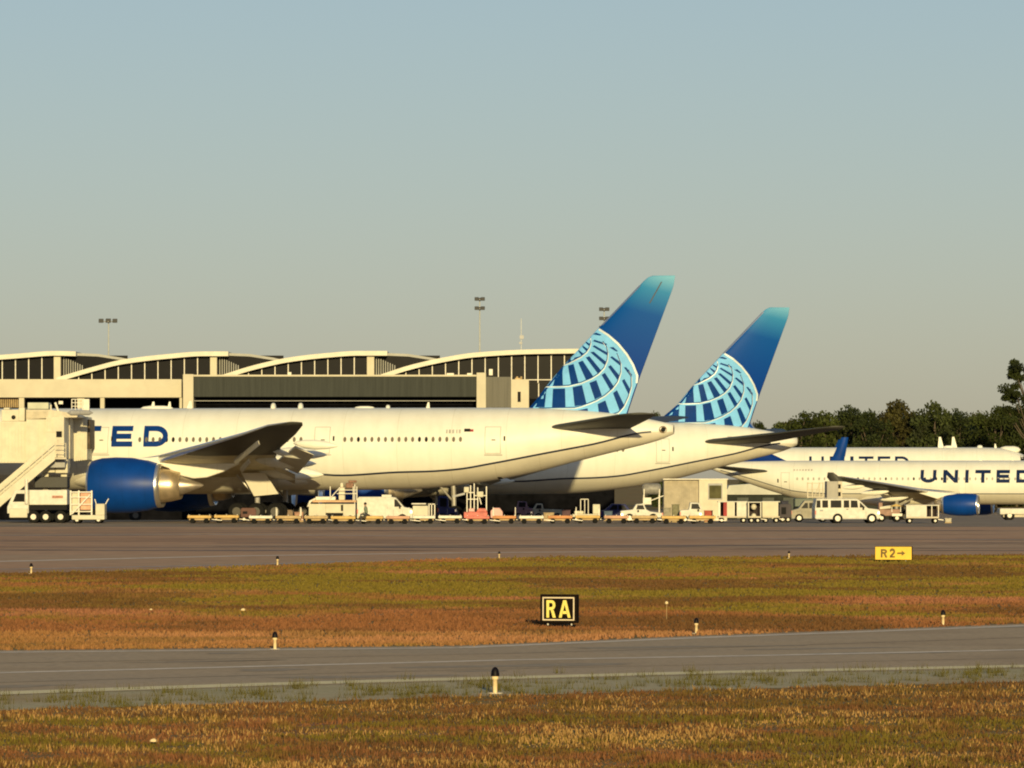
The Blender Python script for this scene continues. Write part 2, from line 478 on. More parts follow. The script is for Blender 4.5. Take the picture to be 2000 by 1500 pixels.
def pal_near(x, y, rng):
    py, px = pyat(x, y)
    a = nz(x, y * 0.9, 0.35, 3) + 0.7 * nz(x * 1.4, y * 0.7, 1.3, 9)
    b = nz(x, y * 0.6, 0.9, 41) * .6 + nz(x * .6, y, 0.5, 63) * .9
    dk = nz(x * .7, y, 0.45, 88)
    t = np.clip(0.52 + a * 2.2 - np.interp(px, [0, 900, 2000], [0.0, 0.08, 0.3]) , 0, 1)
    c = OL * 0.9 * (1 - t) + RU * 0.95 * t
    if py < 1400: c = c * 0.5 + BR * 0.6
    r = rng.random()
    if r < 0.10 + 0.75 * b: c = ST * 0.85
    elif r > 0.85 - max(0, dk) * 1.3: c = BR * rng.uniform(.8, 1.3)
    return c * rng.uniform(0.7, 1.35)

def interp_row(pl, px): return np.interp(px, [p[0] for p in pl], [p[1] for p in pl])
def samp_region(top, bot, rows, xr=(-350, 2350)):
    def f(rng, n):
        out = []
        while len(out) < n:
            D = rows[0] * (rows[1] / rows[0]) ** rng.random()
            px = rng.uniform(*xr)
            py = HOR + CAMZ * F / D
            if top is not None and py < interp_row(top, px) + rng.normal(0, 1.0): continue
            if bot is not None and py > interp_row(bot, px) + rng.normal(0, 1.0): continue
            out.append(((px - 1000) * D / F, D))
        return out
    return f
grass('grass', 'rust and olive dry meadow grass between the two taxiways', 170000, samp_region(topB, [(a, b - 4) for a, b in [(-500, 1276)] + farL + [(2500, 1204)]], (100, 236)),
      lambda x, y, r: r.uniform(0.025, 0.085) * (1 + 0.6 * nz(x, y, 0.3, 2)), lambda x, y: 0.06 + (y - 100) * 0.0006, pal_far, 1)
grass('grass', 'coarse brown and olive grass in the foreground', 140000, samp_region([(-500, 1402)] + shN + [(2500, 1319)], None, (55, 95)),
      lambda x, y, r: r.uniform(0.02, 0.07) * (1 + 1.2 * nz(x, y * .7, 1.3, 2)), lambda x, y: 0.026, pal_near, 2)
def pal_weed(x, y, rng):
    return (GR * rng.uniform(0.2, 0.5) + OL * 0.45)
def weeds(rng, n):
    out = []
    cs = []
    for k in range(330):
        px = rng.uniform(-200, 2200); lo = interp_row([(-500, 1372)] + nearL + [(2500, 1292)], px); hi = interp_row([(-500, 1402)] + shN + [(2500, 1319)], px)
        t = rng.random() ** 0.6
        py = lo + (hi - lo) * t - (8 if rng.random() < 0.12 else 0)
        D = CAMZ * F / (py - HOR); cs.append(((px - 1000) * D / F, D))
    for i in range(n):
        c = cs[rng.integers(len(cs))]
        out.append((c[0] + rng.normal(0, 0.09), c[1] + rng.normal(0, 0.09)))
    return out
grass('weeds', 'thin green weeds sprouting along the gravel taxiway shoulder', 6000, weeds, lambda x, y, r: r.uniform(0.03, 0.2), lambda x, y: 0.012, pal_weed, 3)

# pale stones in the meadow
for px, py, rr, lab in ((475, 1197, 0.04, 'pale stone lying in the meadow left of the RA sign'), (295, 1196, 0.025, 'small pale stone in the meadow furthest left'), (300, 1458, 0.03, 'small pale stone in the foreground grass')):
    g = G(px, py); mb = MB(); mb.smooth = True
    vs = []; rings = 7
    for i in range(rings):
        for j in range(10):
            th = math.pi * i / (rings - 1) * 0.5; ph = 2 * math.pi * j / 10
            q = 1 + 0.25 * math.sin(3 * ph + i)
            vs.append((g.x + rr * 1.5 * math.sin(th) * math.cos(ph) * q, g.y + rr * math.sin(th) * math.sin(ph) * q, 0.06 + rr * math.cos(th) * q * 1.2))
    mb.add(vs, [(i*10+j, (i+1)*10+j, (i+1)*10+(j+1) % 10, i*10+(j+1) % 10) for i in range(rings-1) for j in range(10)])
    tag(mb.build('stone', POSTC, loc=(g.x, g.y, 0)), lab, 'stone', 'pale stones in the grass')

# ------------------------------------------------------------------ lettering (unit-box quads)
def strip(pts, t, closed=False):
    n = len(pts); L = []; Rr = []
    P2 = [Vector(p) for p in pts]
    for i in range(n):
        if closed: a, b = P2[i-1], P2[(i+1) % n]
        else: a, b = P2[max(0, i-1)], P2[min(n-1, i+1)]
        d0 = (P2[i] - a); d1 = (b - P2[i])
        if d0.length < 1e-6: d0 = d1
        if d1.length < 1e-6: d1 = d0
        d0.normalize(); d1.normalize()
        m = (d0 + d1).normalized(); nn = Vector((-m.y, m.x)); k = t / 2 / max(0.5, m.dot(d1))
        L.append(P2[i] + nn * k); Rr.append(P2[i] - nn * k)
    q = []
    for i in range(n if closed else n - 1):
        j = (i + 1) % n
        q.append([L[i], L[j], Rr[j], Rr[i]])
    return q
def rect(x0, y0, x1, y1): return [[(x0, y0), (x1, y0), (x1, y1), (x0, y1)]]
def letter(ch, tx, tz):
    """tx, tz: stroke thickness as a share of width and height"""
    t = tx
    if ch == 'E': return rect(0, 0, tx, 1) + rect(tx, 0, 1, tz) + rect(tx, 1 - tz, 1, 1) + rect(tx, .5 - tz/2, .94, .5 + tz/2)
    if ch == 'T': return rect(0, 1 - tz, 1, 1) + rect(.5 - tx/2, 0, .5 + tx/2, 1 - tz)
    if ch == 'I': return rect(0, 0, 1, 1)
    if ch == 'N': return rect(0, 0, tx, 1) + rect(1 - tx, 0, 1, 1) + [[(tx, 1), (tx, 1 - tz*1.5), (1 - tx, 0), (1 - tx, tz*1.5)]]
    def sx(qs): return qs
    if ch == 'U':
        o = [(0, 1), (0, .42)] + [(.5 - .5 * math.cos(a), .42 - .42 * math.sin(a)) for a in np.linspace(0.15, math.pi - 0.15, 11)] + [(1, .42), (1, 1)]
        i = [(tx, 1), (tx, .42)] + [(.5 - (.5 - tx) * math.cos(a), .42 - (.42 - tz) * math.sin(a)) for a in np.linspace(0.15, math.pi - 0.15, 11)] + [(1 - tx, .42), (1 - tx, 1)]
        return [[o[k], o[k+1], i[k+1], i[k]] for k in range(len(o) - 1)]
    if ch == 'D':
        o = [(tx, 1), (.5, 1)] + [(.5 + .5 * math.sin(a), .5 + .5 * math.cos(a)) for a in np.linspace(0.15, math.pi - .15, 12)] + [(.5, 0), (tx, 0)]
        i = [(tx, 1 - tz), (.48, 1 - tz)] + [(.48 + (.52 - tx) * math.sin(a), .5 + (.5 - tz) * math.cos(a)) for a in np.linspace(0.15, math.pi - .15, 12)] + [(.48, tz), (tx, tz)]
        return rect(0, 0, tx, 1) + [[o[k], o[k+1], i[k+1], i[k]] for k in range(len(o) - 1)]
    if ch == 'R':
        o = [(tx, 1), (.55, 1)] + [(.55 + .4 * math.sin(a), .72 + .28 * math.cos(a)) for a in np.linspace(0.15, math.pi - .15, 10)] + [(.55, .44), (tx, .44)]
        i = [(tx, 1 - tz), (.53, 1 - tz)] + [(.53 + (.42 - tx) * math.sin(a), .72 + (.28 - tz) * math.cos(a)) for a in np.linspace(0.15, math.pi - .15, 10)] + [(.53, .44 + tz), (tx, .44 + tz)]
        return rect(0, 0, tx, 1) + [[o[k], o[k+1], i[k+1], i[k]] for k in range(len(o) - 1)] + [[(.45, .44), (.45 + tx * 1.1, .44), (1, 0), (1 - tx * 1.15, 0)]]
    if ch == 'A':
        return [[(.5 - tx*.6, 1), (.5, 1), (.5, 1 - tz * 1.6), (tx * 1.05, 0)][:3] + [(tx*1.05, 0), (0, 0)], [(.5, 1), (.5 + tx*.6, 1), (1, 0), (1 - tx*1.05, 0), (.5, 1 - tz * 1.6)], [(.5 - .27, .22), (.5 + .27, .22), (.5 + .18, .22 + tz), (.5 - .18, .22 + tz)]]
    if ch == '2':
        c = [(.08, .72)] + [(.5 - .4 * math.cos(a), .70 + .24 * math.sin(a)) for a in np.linspace(0.5, math.pi + .35, 9)] + [(.5, .35), (.12, .12)]
        return strip(c, tx * .9) + rect(0, 0, 1, tz * .9)
    if ch == '>':
        return rect(0, .5 - tz/2, .55, .5 + tz/2) + [[(.55, .15), (1, .5), (.55, .85)]]
    return []

# ------------------------------------------------------------------ airliners
def hermite(xs, ys, x):
    xs = list(xs)
    if x <= xs[0]: return ys[0]
    if x >= xs[-1]: return ys[-1]
    i = max(k for k in range(len(xs)) if xs[k] <= x)
    if i == len(xs) - 1: return ys[-1]
    def m(k):
        if k == 0 or k == len(xs) - 1: 
            j = 0 if k == 0 else k - 1
            return (ys[j+1]-ys[j])/(xs[j+1]-xs[j])
        a = (ys[k]-ys[k-1])/(xs[k]-xs[k-1]); b = (ys[k+1]-ys[k])/(xs[k+1]-xs[k])
        return 0.0 if a * b <= 0 else 2 * a * b / (a + b)
    h = xs[i+1]-xs[i]; t = (x-xs[i])/h
    return (2*t**3-3*t*t+1)*ys[i] + (t**3-2*t*t+t)*h*m(i) + (-2*t**3+3*t*t)*ys[i+1] + (t**3-t*t)*h*m(i+1)

class Fus:
    def __init__(s, secs, stripe):
        s.xs = [a[0] for a in secs]; s.top = [a[1] for a in secs]; s.bot = [a[2] for a in secs]; s.hw = [a[3] for a in secs]
        s.sx = [a[0] for a in stripe]; s.sz = [a[1] for a in stripe]
    def sec(s, x):
        t = hermite(s.xs, s.top, x); b = hermite(s.xs, s.bot, x); return (t + b) / 2, (t - b) / 2, hermite(s.xs, s.hw, x)
    def stripe(s, x):
        c, h, w = s.sec(x)
        return min(max(hermite(s.sx, s.sz, x), c - 0.97 * h), c + 0.4 * h)
    def at(s, x, z, side, off=0.0):
        c, h, w = s.sec(x)
        k = max(-0.999, min(0.999, (z - c) / h)); th = math.asin(k)
        return Vector((x, side * (w + off) * math.cos(th), c + (h + off) * math.sin(th)))
    def patch(s, mb, x0, x1, z0, z1, side, off, nz_=3, nx=1):
        vs = []; fs = []
        for i in range(nx + 1):
            for j in range(nz_ + 1):
                vs.append(s.at(x0 + (x1-x0)*i/nx, z0 + (z1-z0)*j/nz_, side, off))
        for i in range(nx):
            for j in range(nz_):
                a = i*(nz_+1)+j
                fs.append((a, a+nz_+1, a+nz_+2, a+1))
        mb.add(vs, fs)
    def quad(s, mb, pts, side, off, n=3):
        """4 (x,z) corners (or 3..5) mapped to the skin, subdivided"""
        if len(pts) == 4:
            p = [Vector(q) for q in pts]; vs = []; fs = []
            for i in range(n + 1):
                for j in range(n + 1):
                    u, v = i / n, j / n
                    q = p[0]*(1-u)*(1-v) + p[1]*u*(1-v) + p[2]*u*v + p[3]*(1-u)*v
                    vs.append(s.at(q.x, q.y, side, off))
            for i in range(n):
                for j in range(n):
                    a = i*(n+1)+j; fs.append((a, a+n+1, a+n+2, a+1))
            mb.add(vs, fs)
        else:
            mb.add([s.at(q[0], q[1], side, off) for q in pts], [tuple(range(len(pts)))])

def fuselage_mesh(F_, L, parent, nup=36, nlo=18):
    mb = MB(); mb.smooth = True
    xs = sorted(set([round(v, 3) for v in np.concatenate([np.arange(0, L * .35, .6), np.arange(L*.35, L * .8, 2.0), np.arange(L*.8, L, .4), [L]])]))
    rings = []
    for x in xs:
        c, h, w = F_.sec(x)
        th0 = math.asin(max(-.999, min(.999, (F_.stripe(x) - c) / h)))
        ring = []
        for i in range(nup + 1):
            t = th0 + (math.pi - 2 * th0) * i / nup
            ring.append((x, w * math.cos(t), c + h * math.sin(t)))
        for i in range(1, nlo):
            t = math.pi - th0 + (math.pi + 2 * th0) * i / nlo
            ring.append((x, w * math.cos(t), c + h * math.sin(t)))
        rings.append(ring)
    n = nup + nlo
    mb.v = [p for r in rings for p in r]
    for k in range(len(rings) - 1):
        for i in range(n):
            j = (i + 1) % n
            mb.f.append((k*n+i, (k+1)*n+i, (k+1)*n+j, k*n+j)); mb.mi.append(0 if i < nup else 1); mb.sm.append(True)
    mb.f.append(tuple(range(n))); mb.mi.append(1); mb.sm.append(False)
    mb.f.append(tuple(range((len(rings)-1)*n, len(rings)*n))[::-1]); mb.mi.append(0); mb.sm.append(True)
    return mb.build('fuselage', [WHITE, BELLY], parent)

def loft_wing(st, mb, ref='y', side=1, n=12, inner=0):
    """st: (span, xLE, chord, zLE, t/c, droop) ; airfoil in x-z (x forward)"""
    rings = []
    for sp, xl, ch, z, tc, dr in st:
        ring = []
        for up in (1, -1):
            rng_ = range(n + 1) if up == 1 else range(n - 1, 0, -1)
            for i in rng_:
                c = 0.5 * (1 - math.cos(math.pi * i / n))
                yt = 5 * tc * (.2969 * math.sqrt(c) - .126 * c - .3516 * c*c + .2843 * c**3 - .1015 * c**4) + 0.0015
                cam_ = 0.018 * 4 * c * (1 - c)
                zz = (cam_ + (yt if up == 1 else -yt * 0.9)) * ch - dr * c * ch
                if ref == 'y': ring.append((xl - c * ch, side * sp, z + zz))
                else: ring.append((xl - c * ch, ((yt if up == 1 else -yt)) * ch, sp))
        rings.append(ring)
    m = len(rings[0])
    base = len(mb.v)
    mb.v += [p for r in rings for p in r]
    for k in range(len(rings) - 1):
        for i in range(m):
            j = (i + 1) % m
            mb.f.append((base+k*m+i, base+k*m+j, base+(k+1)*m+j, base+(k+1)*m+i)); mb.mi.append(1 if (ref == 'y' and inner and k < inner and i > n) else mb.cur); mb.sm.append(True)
    for k in (0, len(rings)-1):
        mb.f.append(tuple(base + k*m + i for i in range(m))); mb.mi.append(mb.cur); mb.sm.append(False)

def wheel(parent, c, r, wd, name='wheel'):
    mb = MB()
    mb.lathe([(-wd/2, 0.0), (-wd/2, r*.55), (-wd/2, r*.9), (-wd*.35, r), (wd*.35, r), (wd/2, r*.9), (wd/2, r*.55), (wd/2, 0)], c, 'y', 18)
    mb.cur = 1
    mb.lathe([(-wd/2-.012, 0.001), (-wd/2-.012, r*.5)], c, 'y', 14)
    mb.lathe([(wd/2+.012, 0.001), (wd/2+.012, r*.5)], c, 'y', 14)
    return mb.build(name, [TYRE, HUB], parent)

def airliner(spec, loc, rz, label, group=None):
    S = spec
    root = empty(S['name'], loc, label, 'airliner', group, rz)
    fs = Fus(S['fus'], S['stripe']); L = S['L']
    body = fuselage_mesh(fs, L, root)
    sides = (1, -1)
    # cheat line
    mb = MB()
    xs = np.arange(S['sline'][0], S['sline'][1], .7)
    hw = S.get('sw', .075)
    for sd in sides:
        mb = MB()
        for a, b in zip(xs[:-1], xs[1:]):
            za, zb = fs.stripe(a), fs.stripe(b)
            mb.add([fs.at(a, za - hw, sd, .012), fs.at(b, zb - hw, sd, .012), fs.at(b, zb + hw, sd, .012), fs.at(a, za + hw, sd, .012)], [(0, 1, 2, 3)])
        mb.build('stripe', NAVY, body)
    # windows
    rnd = random.Random(S['seed'])
    vis = S['vis']
    wc = {}
    cnt = 0
    for x0, x1, pitch in S['windows']:
        x = x0
        while x < x1:
            d = rnd.random() < .16
            z = S['wz']; ww, wh = S['wsize']
            key = (d,)
            flat = abs(fs.sec(x)[2] - fs.sec(S['midx'])[2]) < .002
            if cnt < 96:
                if flat and key in wc:
                    o = wc[key].copy(); COL.objects.link(o); o.location = (x - wc[key]['wx'], 0, 0)
                else:
                    mb = MB()
                    c = [(x + ww/2 * math.cos(a) * (1.0), z + wh/2 * math.sin(a)) for a in np.linspace(0, 2*math.pi, 11)[:-1]]
                    mb.add([fs.at(p[0], p[1], vis, .012) for p in c], [tuple(range(10))])
                    o = mb.build('window', WINDK if d else S.get('wmat', WINGY), body)
                    o['wx'] = x
                    if flat: wc[key] = o
                o.parent = body
                cnt += 1
            x += pitch
    # doors
    for dx, dw, dz0, dz1 in S['doors']:
        mb = MB(); t = .04
        for sd in sides:
            fs.patch(mb, dx, dx + t, dz0, dz1, sd, .011, 8)
            fs.patch(mb, dx + dw, dx + dw + t, dz0, dz1, sd, .011, 8)
            fs.patch(mb, dx + t, dx + dw, dz0, dz0 + t, sd, .011)
            fs.patch(mb, dx + t, dx + dw, dz1 - t, dz1, sd, .011)
            fs.patch(mb, dx - .1, dx + dw + .1, dz0 - .14, dz0 - .06, sd, .011)
        d = mb.build('door', LINE, body)
        mb = MB(); fs.patch(mb, dx - .35, dx - .22, (dz0+dz1)/2 - .05, (dz0+dz1)/2 + .3, vis, .013)
        fs.patch(mb, dx + .15 + dw*.2, dx + .45 + dw*.2, (dz0+dz1)/2 - .02, (dz0+dz1)/2 + .05, vis, .013)
        mb.build('door_handle', WINDK, body)
    # lettering
    for word, x0, wlist, z0, z1, th in S['text']:
        sgn = -1 if vis == 1 else 1
        u = 0
        H = z1 - z0
        for ch, lw, gap in zip(word, wlist[0], wlist[1]):
            mb = MB()
            for sd in (vis,):
                for q in letter(ch, th / lw, th / H):
                    fs.quad(mb, [(x0 + sgn * (u + p[0] * lw), z0 + p[1] * H) for p in q], sd, .016, 4)
            mb.build('letter', S['tmat'], body)
            u += lw + gap
    for (a, b, c, d, m_) in S.get('marks', ()):
        mb = MB(); fs.patch(mb, a, b, c, d, vis, .014)
        mb.build('marking', m_, body)
    # cockpit
    if 'cockpit' in S:
        for sd in sides:
            for (a, b, c, d) in S['cockpit']:
                mb = MB(); fs.patch(mb, a, b, c, d, sd, .014, 3, 2)
                mb.build('cockpit_window', WINDK, body)
    # belly fairing
    x0, x1, w_, zb, zt = S['fairing']
    mb = MB(); mb.smooth = True
    ring = 24; vs = []
    for i in range(21):
        u = i / 20; k = max(.02, math.sin(math.pi * u)) ** .42
        for j in range(ring):
            t = 2 * math.pi * j / ring
            cy, sy = math.cos(t), math.sin(t)
            vs.append((x0 + (x1-x0)*u, w_ * k * math.copysign(abs(cy)**.7, cy), (zb+zt)/2 + (zt-zb)/2 * k * math.copysign(abs(sy)**.8, sy)))
    mb.add(vs, [(i*ring+j, (i+1)*ring+j, (i+1)*ring+(j+1) % ring, i*ring+(j+1) % ring) for i in range(20) for j in range(ring)])
    mb.build('belly_fairing', BELLY, root)
    # wings
    for sd in sides:
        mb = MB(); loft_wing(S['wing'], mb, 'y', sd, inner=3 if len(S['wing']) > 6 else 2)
        wg = mb.build('wing', [WGREY, WINGLIT], root)
        # bare metal leading edge
        mb = MB(); mb.smooth = True
        for a, b in zip(S['wing'][:-1], S['wing'][1:]):
            vs = []
            for q in (a, b):
                tr = q[2] * q[4] * .32
                for t in np.linspace(-1.3, 1.3, 7):
                    vs.append((q[1] + .02 - tr * .5 * (1 - math.cos(t)), sd * q[0], q[3] + tr * math.sin(t) + .01))
            mb.add(vs, [(i, i+1, 8+i, 7+i) for i in range(6)])
        mb.build('leading_edge', SILV, wg)
        for fy, fx, fz, fl, fr in S['tracks']:
            mb = MB(); mb.smooth = True
            prof = [(-fl/2, .01), (-fl*.42, fr*.35), (-fl*.25, fr*.75), (0, fr), (fl*.25, fr*.85), (fl*.42, fr*.45), (fl/2, .01)]
            mb.lathe(prof, (fx, sd * fy, fz), 'x', 12)
            mb.v = [(v[0], v[1], fz + (v[2]-fz) * 1.35 - (fx - v[0]) * .06) for v in mb.v]
            mb.build('flap_track_fairing', WHITE, wg)
        for fy0, fy1, fx0, fx1, fz0, fz1, fc, ang in S['flaps']:
            mb = MB()
            d0 = fc * math.sin(R(ang)); c0 = fc * math.cos(R(ang))
            vs = [(fx0, sd*fy0, fz0), (fx0 - c0, sd*fy0, fz0 - d0), (fx1 - c0*.8, sd*fy1, fz1 - d0*.8), (fx1, sd*fy1, fz1)]
            vs += [(v[0], v[1], v[2] - .16 if k in (0, 3) else v[2] - .03) for k, v in enumerate(vs)]
            mb.add(vs, [(0,1,2,3), (7,6,5,4), (0,4,5,1), (1,5,6,2), (2,6,7,3), (3,7,4,0)])
            mb.build('flap', BELLY, wg)  # pale colour paints in the lit band along the trailing edge
        if 'winglet' in S:
            mb = MB(); q = S['winglet']   # list of (x,y,z,chord)
            vs = []
            for x, y, z, c in q:
                vs += [(x, sd*y - .05, z), (x - c*.5, sd*y - .09, z), (x - c, sd*y - .02, z), (x - c, sd*y + .02, z), (x - c*.5, sd*y + .09, z), (x, sd*y + .05, z)]
            n = len(q)
            mb.smooth = True
            mb.add(vs, [(k*6+i, k*6+(i+1) % 6, (k+1)*6+(i+1) % 6, (k+1)*6+i) for k in range(n-1) for i in range(6)])
            mb.smooth = False
            mb.add(vs[-6:], [tuple(range(6))])
            mb.build('winglet', S['wlmat'], wg)
        # stabiliser
        mb = MB(); loft_wing(S['stab'], mb, 'y', sd)
        mb.build('stabiliser', WGREY, root)
        # engine
        ex, ey, ez, er, el = S['engine']
        mb = MB(); mb.smooth = True
        o = (ex, sd * ey, ez)
        outer = [(-el, er*.80), (-el*.86, er*.90), (-el*.6, er*.985), (-el*.35, er), (-el*.15, er*.97), (-el*.04, er*.90), (-.02, er*.875)]
        mb.lathe(outer, o, 'x', 40)
        en = mb.build('engine', ENGB, root)
        mb = MB(); mb.smooth = True
        mb.lathe([(-.02, er*.875), (.12, er*.85), (.14, er*.81), (0, er*.76), (-.6, er*.74), (-.9, er*.76)], o, 'x', 40); mb.build('inlet_lip', SILV, en)
        mb = MB(); mb.lathe([(-.9, er*.76), (-.95, er*.3), (-.5, .02)], o, 'x', 30); mb.build('fan', DARK, en)
        mb = MB(); mb.smooth = True
        mb.lathe([(-el, er*.80), (-el-.35*er/2, er*.78), (-el-.35*er/2, er*.72), (-el+.5, er*.62)], o, 'x', 36); mb.build('nozzle_rim', SILV, en)
        mb = MB(); mb.smooth = True
        mb.lathe([(-el+.5, er*.64), (-el-.1*er, er*.62), (-el-.45*er, er*.58), (-el-.83*er, er*.49), (-el-.84*er, er*.43), (-el-.4*er, er*.4)], o, 'x', 32); mb.build('hot_nozzle', GOLDM, en)
        mb = MB(); mb.smooth = True
        mb.lathe([(-el-.4*er, er*.36), (-el-.85*er, er*.35), (-el-1.2*er, er*.22), (-el-1.6*er, er*.06), (-el-1.65*er, .01)], o, 'x', 24); mb.build('exhaust_plug', PLUG, en)
        px0, px1, pz = S['pylon']
        mb = MB()
        pts = [(px0, ez + er*.9), (px0 - .8, pz - .1), (px1 + 1, pz + .15), (px1, pz), (ex - el - .6*er, ez + er*.5), (ex - el, ez + er*.7)]
        pts = S.get('pylonpts', pts)
        mb.prism(pts, sd*ey - .28, sd*ey + .28)
        mb.build('pylon', WHITE, root, bevel=.1)
        # main gear
        gx, gy, wr, axles, gtop = S['gear']
        mb = MB(); mb.tube((gx, sd*gy, wr), (gx + .1, sd*(gy + .15), gtop), wr*.28, wr*.33, 12)
        mb.tube((gx, sd*gy, wr + .9), (gx + 1.6, sd*gy, gtop), .09, n=8)
        if len(axles) > 1: mb.tube((gx + axles[0], sd*gy, wr), (gx + axles[-1], sd*gy, wr), wr*.2, n=10)
        for a in axles: mb.tube((gx + a, sd*gy - .75, wr), (gx + a, sd*gy + .75, wr), wr*.12, n=8)
        lg = mb.build('landing_gear', STEEL, root)
        for a in axles:
            for q in (-.62, .62): wheel(lg, (gx + a, sd*gy + q, wr), wr, .45 * wr / .65)
        if 'gdoor' in S:
            (dx, dz, dw, dh, sk) = S['gdoor']
            mb = MB()
            pts = [(dx, dz), (dx - dw, dz), (dx - dw - sk, dz - dh*.92), (dx - dw*.35 - sk*1.0, dz - dh)]
            pts = [(dx, dz), (dx - dw, dz), (dx - dw - sk, dz - dh * .9), (dx - sk, dz - dh)]
            mb.prism(pts, sd*(gy + .9), sd*(gy + .98))
            mb.build('gear_door', BELLY, root, bevel=.02)
    # nose gear
    nx, nr = S['ngear']
    mb = MB(); mb.tube((nx, 0, nr), (nx, 0, fs.sec(nx)[0] - fs.sec(nx)[1] + .3), .12, n=10)
    ng = mb.build('landing_gear', STEEL, root)
    for q in (-.3, .3): wheel(ng, (nx, q, nr), nr, .3)
    # fin
    le, te = S['fle'], S['fte']
    LEx = lambda z: float(np.interp(z, [p[0] for p in le], [p[1] for p in le]))
    TEx = lambda z: float(np.interp(z, [p[0] for p in te], [p[1] for p in te]))
    zs = sorted(set([round(float(v), 3) for v in list(np.linspace(le[0][0], le[-1][0], 30)) + [p[0] for p in le]]))
    mb = MB(); loft_wing([(z, LEx(z), LEx(z) - TEx(z), 0, .10 if z < le[-1][0] - .3 else .07, 0) for z in zs], mb, 'z', 1, 16)
    fin = mb.build('fin', S['finmat'], root)
    def fy(x, z):
        ch = LEx(z) - TEx(z); c = max(0, min(1, (LEx(z) - x) / ch))
        tc = .10
        return (5 * tc * (.2969 * math.sqrt(c) - .126 * c - .3516 * c*c + .2843 * c**3 - .1015 * c**4) + .0015) * ch
    if 'globe' in S:
        k, ox, oz, sx_ = S['globe']      # px per metre, px of tail end, px of ground, x stretch
        tol = lambda X, Y: ((ox - (1020 + X / 8.333)) / k * sx_, (oz - (640 + Y / 8.333)) / k)
        def put(mb, pts, off, n=3, clip=True):
            p = [Vector(q) for q in pts]
            for sd in sides:
                if len(p) == 4:
                    vs = []
                    for i in range(n+1):
                        for j in range(n+1):
                            u, v = i/n, j/n
                            q = p[0]*(1-u)*(1-v) + p[1]*u*(1-v) + p[2]*u*v + p[3]*(1-u)*v
                            x = min(q.x, LEx(q.y) - .02); x = max(x, TEx(q.y) + .02)
                            vs.append((x, sd * (fy(x, q.y) + off), q.y))
                    mb.add(vs, [(i*(n+1)+j, (i+1)*(n+1)+j, (i+1)*(n+1)+j+1, i*(n+1)+j+1) for i in range(n) for j in range(n)])
        outer = [(1230, -30), (1240, 20), (1400, 120), (1560, 260), (1700, 430), (1800, 600), (1870, 780), (1860, 900), (1800, 1060), (1740, 1250), (1690, 1390), (1660, 1480)]
        outl = sorted([tol(*p)[::-1] for p in outer])
        OX = lambda z: float(np.interp(z, [p[0] for p in outl], [p[1] for p in outl]))
        mb = MB()
        zz = np.linspace(le[0][0] + .3, outl[-1][0], 40)
        for a, b in zip(zz[:-1], zz[1:]):
            xa, xb = max(OX(a), TEx(a) + .03), max(OX(b), TEx(b) + .03)
            la, lb = LEx(a) - .02, LEx(b) - .02
            if xa >= la: continue
            xb = min(xb, lb)
            for sd in sides:
                vs = []
                for (z, x0, x1) in ((a, la, xa), (b, lb, xb)):
                    for i in range(9):
                        x = x0 + (x1 - x0) * (i/8)**1.5
                        vs.append((x, sd * (fy(x, z) + .012), z))
                mb.add(vs, [(i, i+1, 9+i+1, 9+i) for i in range(8)])
        mb.build('globe_emblem', FINCY, fin)
        bars = [((560,640),(640,610),(655,935),(490,935)), ((735,610),(830,585),(915,900),(790,920)), ((905,560),(980,530),(1160,800),(1040,855)), ((1030,480),(1090,460),(1290,700),(1230,745)),
                ((1105,395),(1160,385),(1375,560),(1335,600)), ((1140,300),(1170,280),(1400,410),(1385,450)), ((1145,215),(1170,190),(1380,260),(1365,285)), ((1130,100),(1200,75),(1290,110),(1260,125)),
                ((170,985),(382,985),(355,1290),(-60,1290)), ((490,990),(692,985),(700,1300),(478,1300)), ((815,965),(970,930),(1045,1240),(850,1275)), ((1090,895),(1205,850),(1295,1105),(1180,1165)),
                ((1290,765),(1345,730),(1485,950),(1430,1010)), ((1395,630),(1440,605),(1580,775),(1550,850)), ((1430,480),(1460,460),(1615,570),(1600,620)), ((1420,320),(1480,310),(1560,380),(1530,385)),
                ((850,1350),(1060,1310),(1080,1420),(840,1420)), ((1225,1240),(1350,1180),(1430,1420),(1250,1430)), ((1475,1060),(1540,1015),(1660,1270),(1590,1370)), ((1620,860),(1660,830),(1760,1010),(1730,1090)), ((1650,640),(1690,640),(1785,760),(1775,810)),
                ((880,350),(930,370),(1010,430),(960,450)), ((940,280),(985,290),(1060,340),(1040,380)), ((1000,225),(1040,225),(1100,260),(1080,290)), ((845,480),(990,450),(930,490),(800,550)), ((720,520),(770,480),(790,560),(740,580))]
        mb = MB()
        for q in bars: put(mb, [tol(*p) for p in q], .03)
        mb.build('globe_bars', FINDK, fin)
        curves = [[(640,590),(740,560),(850,505),(950,455),(1040,385),(1085,315),(1105,240),(1100,140)],
                  [(290,938),(380,938),(560,940),(750,932),(950,885),(1120,815),(1240,738),(1330,640),(1380,520),(1390,400),(1370,300),(1310,215)],
                  [(100,1300),(340,1302),(850,1292),(950,1268),(1080,1222),(1200,1172),(1340,1092),(1465,985),(1550,870),(1600,720),(1600,570),(1540,410)],
                  [(1400,1420),(1560,1372),(1650,1270),(1720,1120),(1770,950),(1770,800),(1730,680)]]
        mb = MB(); mb2 = MB()
        for c in curves:
            for q in strip(c, 13): put(mb, [tol(*p) for p in q], .045, 1)
            for q in strip([(a + 7, b + 20) for a, b in c], 17): put(mb2, [tol(*p) for p in q], .04, 1)
        for q in strip(outer[1:8], 34): put(mb2, [tol(*p) for p in q], .04, 2)
        mb.build('globe_line', FINDK, fin); mb2.build('globe_outline', FINW, fin)
    # pale leading edge of the fin
    mb = MB()
